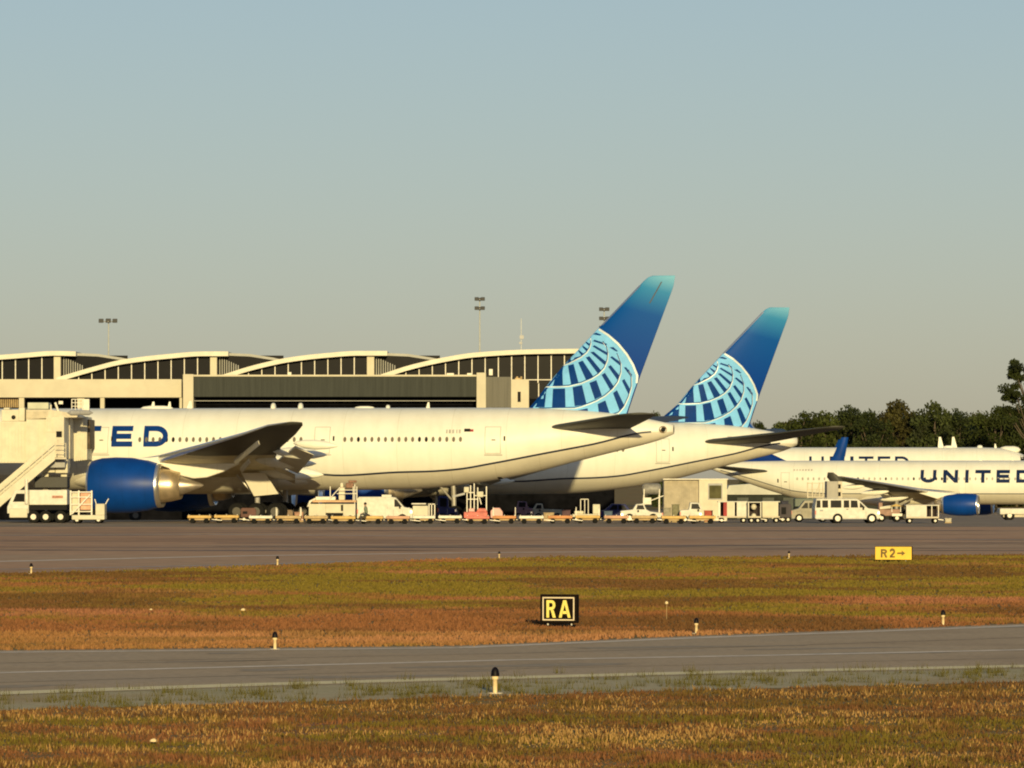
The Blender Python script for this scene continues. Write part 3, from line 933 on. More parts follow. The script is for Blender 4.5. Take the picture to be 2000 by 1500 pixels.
    for a, b in zip(zs[:-1], zs[1:]):
        if a < S['fsilver'][0] or b > S['fsilver'][1]: continue
        for sd in sides:
            vs = []
            for z in (a, b):
                for d in (-.03, .03, .14):
                    x = LEx(z) - d; vs.append((x, sd * (fy(x, z) + .02) if d > -.02 else 0.0, z))
            mb.add(vs, [(0, 1, 4, 3), (1, 2, 5, 4)])
    mb.build('fin_edge', SILV, fin)
    if S.get('slot', S is WIDE):
        mb = MB()
        for sd in sides:
            p0, p1 = (.90, 17.85), (1.80, 16.25)
            mb.add([(p0[0] - .05, sd * (fy(*p0) + .03), p0[1]), (p0[0] + .05, sd * (fy(*p0) + .03), p0[1]), (p1[0] + .05, sd * (fy(*p1) + .03), p1[1]), (p1[0] - .05, sd * (fy(*p1) + .03), p1[1])], [(0, 1, 2, 3)])
        mb.build('antenna_slot', NAVY, fin)
        mb = MB(); c_ = [(.75 + .3 * math.cos(a), 6.78 + .27 * math.sin(a)) for a in np.linspace(0, 2*math.pi, 17)[:-1]]
        mb.add([fs.at(p[0], p[1], vis, .012) for p in c_], [tuple(range(16))]); ep = mb.build('side_exhaust', mat('exhaust_brown', (0.16, 0.10, 0.05), .5), body)
        mb = MB(); c_ = [(.72 + .18 * math.cos(a), 6.78 + .17 * math.sin(a)) for a in np.linspace(0, 2*math.pi, 17)[:-1]]
        mb.add([fs.at(p[0], p[1], vis, .024) for p in c_], [tuple(range(16))]); mb.build('exhaust_hole', DARK, body)
    # antennas on the crown
    for ax, ah, ac, kind_ in S['ant']:
        t = fs.sec(ax)[0] + fs.sec(ax)[1]
        mb = MB()
        if kind_ == 'dome':
            mb.smooth = True
            mb.lathe([(-ac/2, .01), (-ac*.4, ah*.7), (-ac*.2, ah), (ac*.2, ah), (ac*.4, ah*.7), (ac/2, .01)], (ax, 0, t - .02), 'x', 14); mb.build('antenna_dome', WHITE, body)
        else:
            mb.prism([(ax, t - .05), (ax - ac, t - .05), (ax - ac*.85, t + ah), (ax - ac*.5, t + ah)], -.04, .04); mb.build('antenna', WHITE, body)
    # auxiliary exhaust
    c, h, w_ = fs.sec(0)
    mb = MB(); mb.lathe([(-.012, .01), (-.012, h * .8)], (0, 0, c), 'x', 16); mb.build('exhaust_port', DARK, body)
    return root

def fin_gradient(name, z0, z1):
    m = bpy.data.materials.new(name); m.use_nodes = True
    t = m.node_tree; b = t.nodes['Principled BSDF']; b.inputs['Roughness'].default_value = .45; b.inputs['Specular IOR Level'].default_value = .06
    tc = t.nodes.new('ShaderNodeTexCoord'); sp = t.nodes.new('ShaderNodeSeparateXYZ'); t.links.new(tc.outputs['Object'], sp.inputs[0])
    ad = t.nodes.new('ShaderNodeMath'); ad.operation = 'MULTIPLY_ADD'; ad.inputs[1].default_value = -0.25
    t.links.new(sp.outputs['X'], ad.inputs[0]); t.links.new(sp.outputs['Z'], ad.inputs[2])
    mr = t.nodes.new('ShaderNodeMapRange'); mr.inputs[1].default_value = z0; mr.inputs[2].default_value = z1
    t.links.new(ad.outputs[0], mr.inputs[0])
    r = t.nodes.new('ShaderNodeValToRGB')
    e = r.color_ramp.elements
    e[0].position = 0.0; e[0].color = (0.001, 0.025, 0.17, 1)
    e[1].position = 1.0; e[1].color = (0.20, 0.48, 0.64, 1)
    for p, c in ((.30, (0.001, 0.035, 0.24, 1)), (.70, (0.003, 0.07, 0.30, 1)), (.86, (0.03, 0.20, 0.42, 1))):
        k = e.new(p); k.color = c
    t.links.new(mr.outputs[0], r.inputs[0]); t.links.new(r.outputs[0], b.inputs['Base Color'])
    return m
FIN_W = fin_gradient('fin_paint_wide', 6.5, 18.6)
FIN_N = fin_gradient('fin_paint_narrow', 4.5, 12.2)

WIDE = dict(name='airliner', L=63.7, seed=3, vis=1, midx=30,
    fus=[(0,7.15,6.45,.35),(1,7.4,6.02,.65),(4.4,8.0,5.13,1.35),(7.5,8.3,4.36,1.95),(10.6,8.43,3.56,2.45),(15.2,8.45,2.75,2.92),(20,8.45,2.32,3.1),(26,8.45,2.25,3.1),(46,8.45,2.25,3.1),(52,8.45,2.3,3.08),(56.5,8.25,2.45,2.85),(60,7.5,2.8,2.2),(62.3,6.4,3.4,1.3),(63.3,5.5,4.0,.65),(63.7,4.95,4.5,.1)],
    stripe=[(0,6.6),(1.4,6.62),(6,5.67),(9,5.1),(13.6,4.22),(16,3.82),(18.2,3.66),(20.5,3.6),(25,3.36),(27.4,3.5),(30,3.4),(58,3.4),(63.7,4.6)], sline=(1.6, 27.5), sw=.07,
    windows=[(15.7, 24.9, .515), (27.8, 40.6, .515), (44.5, 56, .515)], wz=6.05, wsize=(.24, .40),
    doors=[(12.7, 1.15, 4.98, 7.0), (25.6, 1.15, 5.0, 7.0), (42.6, 1.15, 5.0, 7.0)],
    text=[('UNITED', 51.25, ([1.75, 1.75, .38, 1.62, 1.62, 1.88], [.85]*6), 5.52, 7.09, .40)],
    tmat=LETB,
    marks=[(15.7, 15.85, 6.5, 6.78, LINE), (15.95, 16.05, 6.5, 6.78, LINE), (16.2, 16.35, 6.5, 6.78, LINE), (16.45, 16.6, 6.5, 6.78, LINE), (16.7, 16.8, 6.5, 6.78, LINE), (15.0, 15.45, 6.62, 6.85, WINDK), (14.75, 15.0, 6.62, 6.80, REDD), (12.9, 13.2, 3.05, 3.25, WINDK)],
    cockpit=[(58.6, 60.2, 6.3, 7.0)],
    fairing=(25.5, 47.5, 3.45, 1.95, 4.6),
    wing=[(2.2,42.8,13.6,3.85,.12,.05),(3.1,42.0,12.8,3.9,.12,.05),(9.6,37.4,8.8,4.55,.105,.03),(14,34.7,7.2,5.05,.10,.025),(18,32.2,5.8,5.5,.095,.02),(25,27.8,3.8,6.3,.09,.01),(29.2,25.2,2.5,6.85,.08,0),(30.4,23.6,1.1,7.05,.08,0)],
    tracks=[(6.0,28.0,3.55,5.0,.42),(12.2,27.2,4.35,4.6,.38),(17.0,25.2,4.95,4.0,.32),(21.5,23.2,5.55,3.3,.26)],
    flaps=[(3.4,9.0,30.3,28.8,3.85,4.35,2.4,28),(10.6,20.5,28.3,24.9,4.35,5.5,1.9,26),(12.6,25.5,31.0,26.6,4.55,5.86,.42,72),(10.8,17.0,30.9,29.0,3.95,4.6,.4,65)],  # the two steep narrow plates are added as lit streaks under the wing
    stab=[(.8,10.0,6.8,6.85,.085,0),(2,9.0,6.2,6.95,.085,0),(9.8,3.0,2.9,7.75,.07,0),(10.7,1.9,1.8,7.85,.07,0)],
    engine=(42.3, 9.6, 2.62, 2.08, 5.0), pylon=(40.5, 33.5, 4.65), pylonpts=[(40.5,4.5),(37.6,4.72),(35.9,4.95),(31.6,4.7),(31.0,4.3),(32.4,3.6),(33.6,3.2),(34.6,3.12),(35.8,3.4),(36.5,3.9),(37.4,4.2)],
    gear=(30.6, 5.5, .66, (-1.45, 0, 1.45), 3.4), ngear=(57, .5), gdoor=(31.7, 3.55, 1.85, 1.75, 1.0),
    fle=[(7.6,12.2),(8.4,10.96),(9.1,10.35),(9.92,9.75),(11.65,8.3),(14.33,5.75),(17.9,2.28),(18.18,1.95),(18.32,1.6)],
    fte=[(7.0,3.75),(8.1,3.45),(10.6,2.6),(17.5,.02),(18.3,-.1)],
    finmat=FIN_W, globe=(26.1, 1316, 1016, 1.0), fsilver=(14.4, 17.7),
    ant=[(40.0,.5,.35,'b'),(38.7,.5,.3,'b'),(39.5,.22,2.6,'dome'),(37.2,.55,.45,'b'),(30.5,.42,.4,'dome'),(28.4,.42,.4,'dome'),(23.5,.16,1.6,'dome'),(21.7,.25,.35,'dome'),(18.8,.42,.3,'b')])

a1 = airliner(WIDE, ((1316-1000)*400/F, 400, 0.1), R(180 - 8.5), 'nearest white airliner with the tallest globe tail and a blue engine by the boarding bridge')
W2 = dict(WIDE); W2.pop('gdoor'); W2.update(seed=8, fsilver=(14.3, 17.9), slot=False, globe=(26.1, 1335, 1016, 1.0),
    fle=[(z, x + .73 + (.7 if z < 8.5 else .35 if z < 9.5 else 0)) for z, x in WIDE['fle']], fte=[(z, x + .73) for z, x in WIDE['fte']], marks=[(6.0, 6.4, 7.0, 7.2, LINE)],
    stab=[(.8,9.3,6.8,6.65,.085,0),(2,8.5,6.0,6.72,.085,0),(11.0,1.2,2.7,7.75,.06,0),(12.5,-.2,1.3,7.95,.06,0)],
    doors=[(11.6, 1.15, 4.98, 7.0), (25.6, 1.15, 5.0, 7.0)])
a2 = airliner(W2, ((1556-1000)*460/F, 460, -0.40), R(180 + 9), 'second white airliner with a blue globe tail, its front half hidden behind the nearest one')

NAR = dict(name='airliner', L=37.6, seed=5, vis=-1, midx=20,
    fus=[(0,5.55,5.05,.22),(1.5,5.72,4.5,.5),(4.4,5.84,3.45,1.05),(6.6,5.87,2.75,1.45),(8.6,5.87,2.2,1.72),(12,5.87,1.74,1.97),(16,5.87,1.73,1.97),(30,5.87,1.73,1.97),(33,5.8,1.8,1.85),(35.2,5.3,2.05,1.5),(36.6,4.6,2.4,1.05),(37.3,4.0,2.75,.55),(37.6,3.5,3.1,.08)],
    stripe=[(0,5.2),(1.5,4.85),(4.4,4.05),(6.6,3.4),(8.6,2.95),(12,2.75),(16,2.75),(33,2.75),(37.6,3.2)], sline=(1.0, 36.0), sw=.035,
    windows=[(8.6, 33.0, .53)], wz=4.15, wsize=(.2, .3), wmat=mat('cabin_window_pale', (0.40, 0.38, 0.33), .3),
    doors=[(7.0,.8,2.95,4.75),(32.2,.8,2.95,4.8)],
    text=[('UNITED', 20.35, ([1.5,1.4,.32,1.45,1.25,1.35], [.65,.68,.62,.55,.62,.6]), 3.78, 4.98, .32)],
    tmat=LETD,
    marks=[(8.2+i*.28, 8.36+i*.28, 4.9, 5.05, LINE) for i in range(7)],
    cockpit=[(34.4,35.4,4.4,4.9)],
    fairing=(13.5, 24.5, 2.15, 1.45, 3.0),
    wing=[(1.2,24.6,7.6,2.55,.13,.05),(2,24.0,7.0,2.6,.13,.05),(6.4,21.4,4.1,3.05,.11,.02),(12,18.1,2.9,3.75,.10,0),(16.6,15.4,1.7,4.3,.09,0)],
    tracks=[(4.0,18.0,2.35,3.0,.25),(8.2,16.9,2.9,2.7,.22),(12.0,15.4,3.4,2.2,.18)],
    flaps=[(2.4,6.2,18.0,17.9,2.4,2.8,1.0,6)],
    stab=[(.4,6.4,3.4,4.75,.10,0),(1.2,5.7,3.1,4.85,.10,0),(5.9,2.4,1.6,5.3,.09,0),(6.2,2.0,1.1,5.35,.09,0)],
    engine=(26.2, 5.75, 1.75, 1.06, 3.1), pylon=(25.2, 20.6, 2.85),
    gear=(18.3, 3.8, .58, (0,), 2.3), ngear=(32.6, .4),
    fle=[(5.3,8.4),(5.9,7.2),(6.6,5.7),(7.4,4.9),(11.3,2.2),(11.75,1.6)],
    fte=[(4.8,2.0),(5.6,1.8),(11.2,.35),(11.75,.25)],
    finmat=FIN_N, fsilver=(7.5, 11.0), wlmat=WGREY,
    winglet=[(15.3,16.55,3.9,1.3),(14.9,16.65,4.3,1.2),(14.3,16.8,4.75,.5)],
    ant=[(26,.3,.3,'b'),(29,.3,.3,'b')])
# the narrow airliner keeps the wide fin's emblem at its own size
N3 = dict(NAR)
a3 = airliner(N3, ((1388-1000)*509/F, 509, -1.0), R(-12), 'smaller white airliner with dark UNITED lettering and blue engine, behind the long white passenger van')

def scaled(S, k, zs=1.0):
    o = dict(S)
    for key, val in S.items():
        if key in ('name', 'seed', 'vis', 'tmat', 'finmat', 'wlmat', 'wmat', 'globe'): continue
    o['fus'] = [tuple(v*k for v in a) for a in S['fus']]
    o['stripe'] = [tuple(v*k for v in a) for a in S['stripe']]
    for key in ('L', 'wz', 'midx', 'sw'): o[key] = S[key]*k
    for key in ('sline', 'wsize', 'fairing', 'engine', 'pylon', 'ngear', 'fsilver'): o[key] = tuple(v*k for v in S[key])
    o['windows'] = [tuple(v*k for v in a) for a in S['windows']]
    o['doors'] = [tuple(v*k for v in a) for a in S['doors']]
    o['marks'] = []
    o['cockpit'] = [tuple(v*k for v in a) for a in S['cockpit']]
    o['wing'] = [(a[0]*k, a[1]*k, a[2]*k, a[3]*k, a[4], a[5]) for a in S['wing']]
    o['stab'] = [(a[0]*k, a[1]*k, a[2]*k, a[3]*k, a[4], a[5]) for a in S['stab']]
    o['tracks'] = [tuple(v*k for v in a) for a in S['tracks']]
    o['flaps'] = [tuple(v*k for v in a[:7]) + (a[7],) for a in S['flaps']]
    g = S['gear']; o['gear'] = (g[0]*k, g[1]*k, g[2]*k, tuple(v*k for v in g[3]), g[4]*k)
    o['fle'] = [tuple(v*k for v in a) for a in S['fle']]; o['fte'] = [tuple(v*k for v in a) for a in S['fte']]
    return o
K4 = 1.335
D4 = 640; s4 = F / D4
N4 = scaled(NAR, K4)
Lx = lambda px: (px - 1370) / s4
N4.update(seed=11, L=N4['L'], windows=[], doors=[], tmat=LETD, name='airliner')
# shorten: squeeze x so that the nose falls at the edge of the photograph
q = Lx(2035) / N4['L']
N4['fus'] = [(a[0]*q, a[1], a[2], a[3]) for a in N4['fus']]; N4['L'] *= q; N4['stripe'] = [(a[0]*q, a[1]) for a in N4['stripe']]
N4['sline'] = (1, N4['L'] - 3); N4['cockpit'] = [(Lx(1990), Lx(2003), 6.2, 6.85)]; N4['ngear'] = (N4['L'] - 6, .5)
N4['text'] = [('UNITED', Lx(1580), ([1.75,1.75,.4,1.75,1.5,1.65], [.7,.68,.62,.5,.55,.6]), 5.4, 6.75, .30)]
N4['winglet'] = None; N4.pop('winglet')
N4['ant'] = [(Lx(1842), 1.25, .7, 'b'), (Lx(1868), 1.25, .7, 'b'), (Lx(1852), .25, 1.4, 'dome'), (Lx(1912), .3, .7, 'dome'), (Lx(1945), .5, .3, 'b'), (Lx(1970), .45, 2.6, 'dome')]
N4['wing'] = [(1.6,26,9,3.4,.13,.05),(2.6,25,8.4,3.4,.13,.05),(8,21.5,5.6,4.0,.11,.02),(15,18.6,3.6,4.7,.10,0),(19.5,16.9,2.4,5.0,.09,0)]
N4['winglet'] = [(16.9,19.5,4.9,2.3),(16.5,19.8,5.3,1.9),(17.0,20.1,6.8,1.4),(17.35,20.3,8.9,.8)]; N4['wlmat'] = ENGB
N4['tracks'] = []; N4['flaps'] = []
a4 = airliner(N4, ((1370-1000)*D4/F, D4, -1.0), R(-3), 'furthest white airliner, its finned roof and blue winglet showing above the smaller one')

# ------------------------------------------------------------------ terminal
DT = 505.0
sT = F / DT
XT = lambda px: (px - 1000) / sT
ZT = lambda py: CAMZ + (HOR - py) / sT
term = wempty('terminal', (XT(500), DT, gz(DT)), 'long beige airport concourse with curved wave roofs and dark glazing behind the airliners', 'terminal')
arcs = [  # (px list, py list) of the top edge of each front fascia
    [(-260, 735), (-190, 716), (-60, 699), (40, 691), (110, 686), (150, 687)],
    [(112, 738), (180, 718), (240, 703), (330, 692), (400, 687), (447, 687)],
    [(425, 736), (500, 713), (570, 698), (640, 690), (700, 686), (757, 686)],
    [(738, 734), (800, 714), (860, 700), (930, 689), (1040, 683), (1200, 681)]]
def smooth_arc(a, n=28):
    xs = [p[0] for p in a]; ys = [p[1] for p in a]
    return [(x, hermite(xs, ys, x)) for x in np.linspace(xs[0], xs[-1], n)]
for a in arcs:
    sa = smooth_arc(a)
    mb = MB()
    top = [(XT(x), ZT(y)) for x, y in sa]
    bot = [(XT(x), ZT(y + 9)) for x, y in sa][::-1]
    mb.prism(top + bot, DT - 1.2, DT + 34)
    mb.build('roof', ROOFM, term)
# falling back halves of each vault, further behind
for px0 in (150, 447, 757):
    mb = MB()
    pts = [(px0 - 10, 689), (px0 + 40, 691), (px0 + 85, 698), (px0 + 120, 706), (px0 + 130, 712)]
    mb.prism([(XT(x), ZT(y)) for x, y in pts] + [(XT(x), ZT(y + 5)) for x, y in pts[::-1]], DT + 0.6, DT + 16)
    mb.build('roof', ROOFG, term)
# glazing wall and mullions
glz = MB(); mul = MB(); col = MB()
def arc_y(px):
    best = 760
    for a in arcs:
        if a[0][0] <= px <= a[-1][0]:
            xs = [p[0] for p in a]; ys = [p[1] for p in a]; best = min(best, hermite(xs, ys, px) + 8)
    return best
for a, (x0, x1) in zip(arcs, ((-200, 108), (122, 412), (436, 718), (750, 1180))):
    xs = [p[0] for p in a]; ys = [p[1] for p in a]
    pp = list(np.linspace(x0, x1, 26))
    glz.prism([(XT(x), ZT(hermite(xs, ys, x) + 8)) for x in pp] + [(XT(x1), ZT(748)), (XT(x0), ZT(748))], DT, DT + .3)
    x = x1 - 26
    while x > x0:
        y = hermite(xs, ys, x) + 8
        if y < 738:
            mul = MB(); mul.box((XT(x - .9), DT - .12, ZT(748)), (XT(x + .9), DT - .01, ZT(y + 0.5))); mul.build('mullion', STEELL, term)
        x -= 25.8
# recessed grey infill beside each column
for px0 in (118, 423, 729):
    glz.box((XT(px0), DT + .8, ZT(748)), (XT(px0 + 130), DT + 1.0, ZT(694)))
for xx in (1030, 1110):
    pass
mul = MB(); mul.box((XT(1010), DT - .1, ZT(742.5)), (XT(1180), DT - .02, ZT(741)))
glz.box((XT(1005), DT, ZT(800)), (XT(1180), DT + .3, ZT(748.2)))
for x in (1052, 1080, 1108): mul.box((XT(x-.9), DT - .12, ZT(800)), (XT(x+.9), DT - .01, ZT(749)))
glz.build('glazing', GLASS, term); mul.build('mullion', STEELL, term)
for px0, px1 in ((106, 119), (411, 424), (717, 731)):
    mb = MB(); mb.box((XT(px0), DT - .5, ZT(748)), (XT(px1), DT + .4, ZT(695))); mb.build('column', BEIGE, term)
# clerestory slats seen beside the columns
for px0 in (120, 425, 731):
    mb = MB()
    for i in range(9):
        h = 697 + i * 2.0
        mb.box((XT(px0 + 3 + i*4.5), DT + .5, ZT(745)), (XT(px0 + 4.6 + i*4.5), DT + .7, ZT(h)))
    mb.build('louvre', ROOFG, term)
# lit wall band, recess below with columns
mb = MB(); mb.box((XT(3), DT - 6, ZT(778)), (XT(362), DT - .6, ZT(743))); mb.build('wall_band', BEIGE, term)
mb = MB(); mb.box((XT(-260), DT - 6.3, ZT(778)), (XT(2), DT - .6, ZT(743))); mb.build('wall_band', CREAMD, term)
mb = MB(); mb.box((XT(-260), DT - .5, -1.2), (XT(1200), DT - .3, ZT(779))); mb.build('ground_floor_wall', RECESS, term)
for px0, px1 in ((48, 58), (205, 213), (358, 363)):
    mb = MB(); mb.box((XT(px0), DT - 5.8, 3.0), (XT(px1), DT - 5.0, ZT(778.3))); mb.build('column', BEIGE, term)
mb = MB()
for i in range(12): mb.box((XT(5+i*3.7), DT - 5, ZT(797)), (XT(7+i*3.7), DT - 4.8, ZT(779)))
mb.build('louvre', OCHRE, term)
mb = MB(); mb.box((XT(160), DT - 5.5, ZT(800)), (XT(174), DT - 5, ZT(778.2))); mb.build('wall_panel', CREAMD, term)
# interior floor slab line and roof depth closing wall
mb = MB(); mb.box((XT(-260), DT + 33, -1.0), (XT(1200), DT + 34, ZT(700))); mb.build('rear_wall', BEIGE, term)

annex = wempty('gate_annex', (XT(650), DT - 8, gz(DT - 8)), 'dark ribbed metal box on beige piers standing in front of the concourse glazing', 'building')
DA = 496.0
XA = lambda px: (px - 1000) * DA / F
ZA = lambda py: CAMZ + (HOR - py) * DA / F
mb = MB(); mb.box((XA(378.2), DA, ZA(775)), (XA(931), DA + 7, ZA(734)))
x = 380
while x < 930:
    mb.box((XA(x), DA - .07, ZA(774.5)), (XA(x + 1.3), DA - .002, ZA(736))); x += 5.2
mb.build('cladding', GREYM, annex)
mb = MB(); mb.box((XA(376), DA - .15, ZA(735.4)), (XA(933), DA + 7.2, ZA(732))); mb.build('parapet', BEIGE, annex)
mb = MB(); mb.box((XA(949.2), DA + .3, 4.0), (XA(998), DA + 7, ZA(736)))
x = 952
while x < 996:
    mb.box((XA(x), DA + .22, ZA(799)), (XA(x + 1.2), DA + .298, ZA(738))); x += 5
mb.build('cladding', GREYL, annex)
for a, b, t_ in ((358, 378, 731), (931, 949, 728)):
    mb = MB(); mb.box((XA(a), DA + 1, -1.0), (XA(b), DA + 6, 3.95)); mb.build('pier_base', RECESS, annex)  # pier foot blackened for the shade below the aircraft
    mb = MB(); mb.box((XA(a), DA - .4, 4.0), (XA(b), DA + 6.5, ZA(t_))); mb.build('pier', BEIGE, annex)
mb = MB(); mb.box((XA(998.2), DA + .1, 4.0), (XA(1033), DA + 6, ZA(741))); mb.build('pier', BEIGE, annex)
mb = MB(); mb.box((XA(1011), DA + .05, ZA(785)), (XA(1017), DA + .099, ZA(765))); mb.build('doorway', DARK, annex)
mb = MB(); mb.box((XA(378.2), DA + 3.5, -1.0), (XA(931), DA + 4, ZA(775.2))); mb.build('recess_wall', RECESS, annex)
mb = MB(); mb.box((XA(378.2), DA + .8, ZA(783.2)), (XA(931), DA + 1.0, ZA(782))); mb.build('rail', VGREY, annex)
mb = MB()
for x, y in ((1010, 741), (1018, 741)): mb.tube((XA(x), DA + 1, ZA(y)), (XA(x), DA + 1, ZA(y - 6)), .1, n=6)
mb.box((XA(1006), DA + .6, ZA(741)), (XA(1016), DA + 1.6, ZA(738))); mb.build('rooftop_unit', OCHRE, annex)
# rooftop plant on annex
for x0, x1, h in ((560, 567, 6), (872, 886, 4), (912, 921, 4), (955, 962, 12)):
    mb = MB(); mb.box((XA(x0), DA + 2, ZA(732)), (XA(x1), DA + 3, ZA(732 - h))); mb.build('rooftop_unit', STEELL, annex)

# ------------------------------------------------------------------ light masts
def mast(px, ytop, D, heads, label, rows=1):
    x = (px - 1000) * D / F; k = D / F
    zt = CAMZ + (HOR - ytop) * k
    r = wempty('light_mast', (x, D, gz(D)), label, 'light mast', 'floodlight masts behind the concourse')
    mb = MB(); mb.tube((x, D, gz(D)), (x, D, zt), .16, .055, 10); mb.build('pole', mat('mast_grey', (0.42, 0.43, 0.40), .6), r)
    for row in range(rows):
        z = zt - row * 18 * k
        mb = MB(); w0 = min(h[0] for h in heads) * k; w1 = max(h[0] for h in heads) * k
        mb.tube((x + w0, D, z), (x + w1, D, z), .05, n=6); mb.tube((x, D - .5, z), (x, D + .5, z), .05, n=6)
        mb.build('crossarm', VGREY, r)
        for hx, hs in heads:
            mb = MB(); cx = x + hx * k
            mb.add([(cx - hs, D - .5, z - .15), (cx + hs, D - .5, z - .15), (cx + hs*.8, D + .1, z - .1), (cx - hs*.8, D + .1, z - .1),
                    (cx - hs, D - .4, z + hs*1.1), (cx + hs, D - .4, z + hs*1.1), (cx + hs*.8, D + .2, z + hs*.9), (cx - hs*.8, D + .2, z + hs*.9)],
                   [(0,3,2,1),(4,5,6,7),(0,1,5,4),(1,2,6,5),(2,3,7,6),(3,0,4,7)])
            mb.build('floodlight', mat('lamp_housing', (0.03, 0.03, 0.03), .6), r, bevel=.04)
mast(212, 628, 560, [(-14, .26), (0, .28), (13, .26)], 'floodlight mast with three lamps in a row above the left concourse roof')
mast(937, 585, 560, [(-6, .22), (6, .22), (0, .16)], 'tallest floodlight mast with two tiers of lamps above the right concourse roof', 2)
mast(1180, 605, 560, [(-6, .22), (6, .22), (0, .16)], 'floodlight mast partly hidden behind the nearest tail fin', 3)
def antenna_mast(px, ytop, D, label):
    x = (px-1000)*D/F; k = D/F; zt = CAMZ + (HOR-ytop)*k
    r = wempty('antenna_mast', (x, D, gz(D)), label, 'antenna')
    mb = MB(); mb.tube((x, D, gz(D)), (x, D, zt), .1, .03, 8); mb.build('pole', mat('mast_pale', (0.6, 0.6, 0.55), .6), r)
    mb = MB(); mb.box((x - .15, D - .15, zt - 40*k), (x + .25, D + .15, zt - 33*k)); mb.box((x - .2, D - .1, zt - 50*k), (x + .1, D + .1, zt - 46*k)); mb.build('antenna_box', VGREY, r)
antenna_mast(1018, 622, 530, 'thin pale antenna mast on the concourse roof between two tails')

# ------------------------------------------------------------------ trees
def leaf_mat(name, c):
    m = bpy.data.materials.new(name); m.use_nodes = True
    t = m.node_tree; b = t.nodes['Principled BSDF']; b.inputs['Roughness'].default_value = .7; b.inputs['Specular IOR Level'].default_value = .2
    a = t.nodes.new('ShaderNodeAttribute'); a.attribute_name = 'tone'
    mx = t.nodes.new('ShaderNodeMix'); mx.data_type = 'RGBA'; mx.blend_type = 'MULTIPLY'; mx.inputs[0].default_value = 1
    mx.inputs[6].default_value = (*c, 1); t.links.new(a.outputs['Color'], mx.inputs[7]); t.links.new(mx.outputs[2], b.inputs['Base Color'])
    return m
LEAVES = [leaf_mat('leaf_dark', (0.026, 0.034, 0.008)), leaf_mat('leaf_mid', (0.036, 0.046, 0.010)), leaf_mat('leaf_brown', (0.044, 0.040, 0.011))]
BARK = mat('bark', (0.10, 0.075, 0.05), .9, nscale=3, namt=.2)

def make_tree(name, h, r, seed, lm, nclump=34, per=150, leaf=.32, crown0=.12, sparse=False, shift=0.0):
    rng = random.Random(seed)
    root = empty(name, (0, 0, 0), 'x', 'tree')
    mb = MB()
    pts = [Vector((0, 0, 0))]
    for i in range(6): pts.append(Vector((rng.uniform(-.25, .25) * (i+1) * .35 + shift*(i+1)/6, rng.uniform(-.2, .2) * (i+1) * .3, h * .85 * (i+1) / 6)))
    for i in range(6): mb.tube(pts[i], pts[i+1], .035*h*(1-i/7)*.5+.05, .035*h*(1-(i+1)/7)*.5+.04, 8, False)
    cl = []
    for i in range(nclump):
        t = rng.random()
        z = h * (crown0 + (1 - crown0) * t)
        rad = r * (math.sin(math.pi * min(1, (t * .86 + .14))) ** .55) if not sparse else r
        a = rng.uniform(0, 2*math.pi); q = rng.random() ** .5 * rad
        c = Vector((q*math.cos(a) + shift*t, q*math.sin(a), z - .25*r*(0 if sparse else 1)*t))
        cl.append((c, rng.uniform(.18, .34) * r * (1.15 if not sparse else 0.8)))
    for c, cr in cl[::2]:
        k = min(5, max(1, int(c.z / h * 5)))
        mid = (pts[k] + c) / 2 + Vector((0, 0, -.03*h))
        mb.tube(pts[k], mid, .10, .07, 5, False); mb.tube(mid, c, .07, .03, 5, False)
    mb.build('trunk', BARK, root)
    V = []; Cc = []
    for c, cr in cl:
        base = rng.uniform(.55, 1.45)
        for i in range(per):
            d = Vector((rng.gauss(0, 1), rng.gauss(0, 1), rng.gauss(0, 1))).normalized() * cr * (rng.random() ** .4)
            d.z *= .72
            p = c + d
            u = Vector((rng.gauss(0, 1), rng.gauss(0, 1), rng.gauss(0, 1))).normalized(); v = u.orthogonal().normalized()
            sz = leaf * rng.uniform(.5, 1.1)
            V += [p - u*sz*.5, p + v*sz*.32, p + u*sz*.5, p - v*sz*.32]
            tn = base * rng.uniform(.7, 1.3)
            Cc += [(tn, tn, tn*.9, 1)] * 4
    me = bpy.data.meshes.new('crown')
    n = len(V) // 4
    me.from_pydata([tuple(v) for v in V], [], [(4*i, 4*i+1, 4*i+2, 4*i+3) for i in range(n)])
    at = me.color_attributes.new('tone', 'FLOAT_COLOR', 'POINT'); at.data.foreach_set('color', np.array(Cc).ravel())
    me.materials.append(lm)
    o = bpy.data.objects.new('crown', me); COL.objects.link(o); o.parent = root
    return root
DTR = 760.0; kT = DTR / F
protos = [make_tree('tree', 12.0, 4.3, 20 + i, LEAVES[(0, 1, 0, 2)[i]], 60, 130, .5, .02) for i in range(4)]
ORD = ['first', 'second', 'third', 'fourth', 'fifth', 'sixth', 'seventh', 'eighth', 'ninth', 'tenth', 'eleventh', 'twelfth', 'thirteenth', 'fourteenth', 'fifteenth', 'sixteenth']
spots = [(1285, 797, .55, 0, 0), (1485, 816, .75, 0, 0), (1527, 806, .9, 1, 0), (1567, 794, .9, 0, 0), (1612, 783, 1.0, 1, 0), (1660, 785, 1.0, 2, 0), (1702, 793, .9, 0, 0), (1752, 775, 1.1, 3, 0),
         (1800, 786, .9, 1, 0), (1826, 776, 1.0, 0, 0), (1870, 792, .9, 2, 0), (1903, 788, .95, 1, 0), (1945, 784, 1.0, 0, 0), (1985, 781, 1.0, 2, 0), (2035, 776, 1.1, 1, 0), (2085, 782, 1.0, 0, 0)]
used = set()
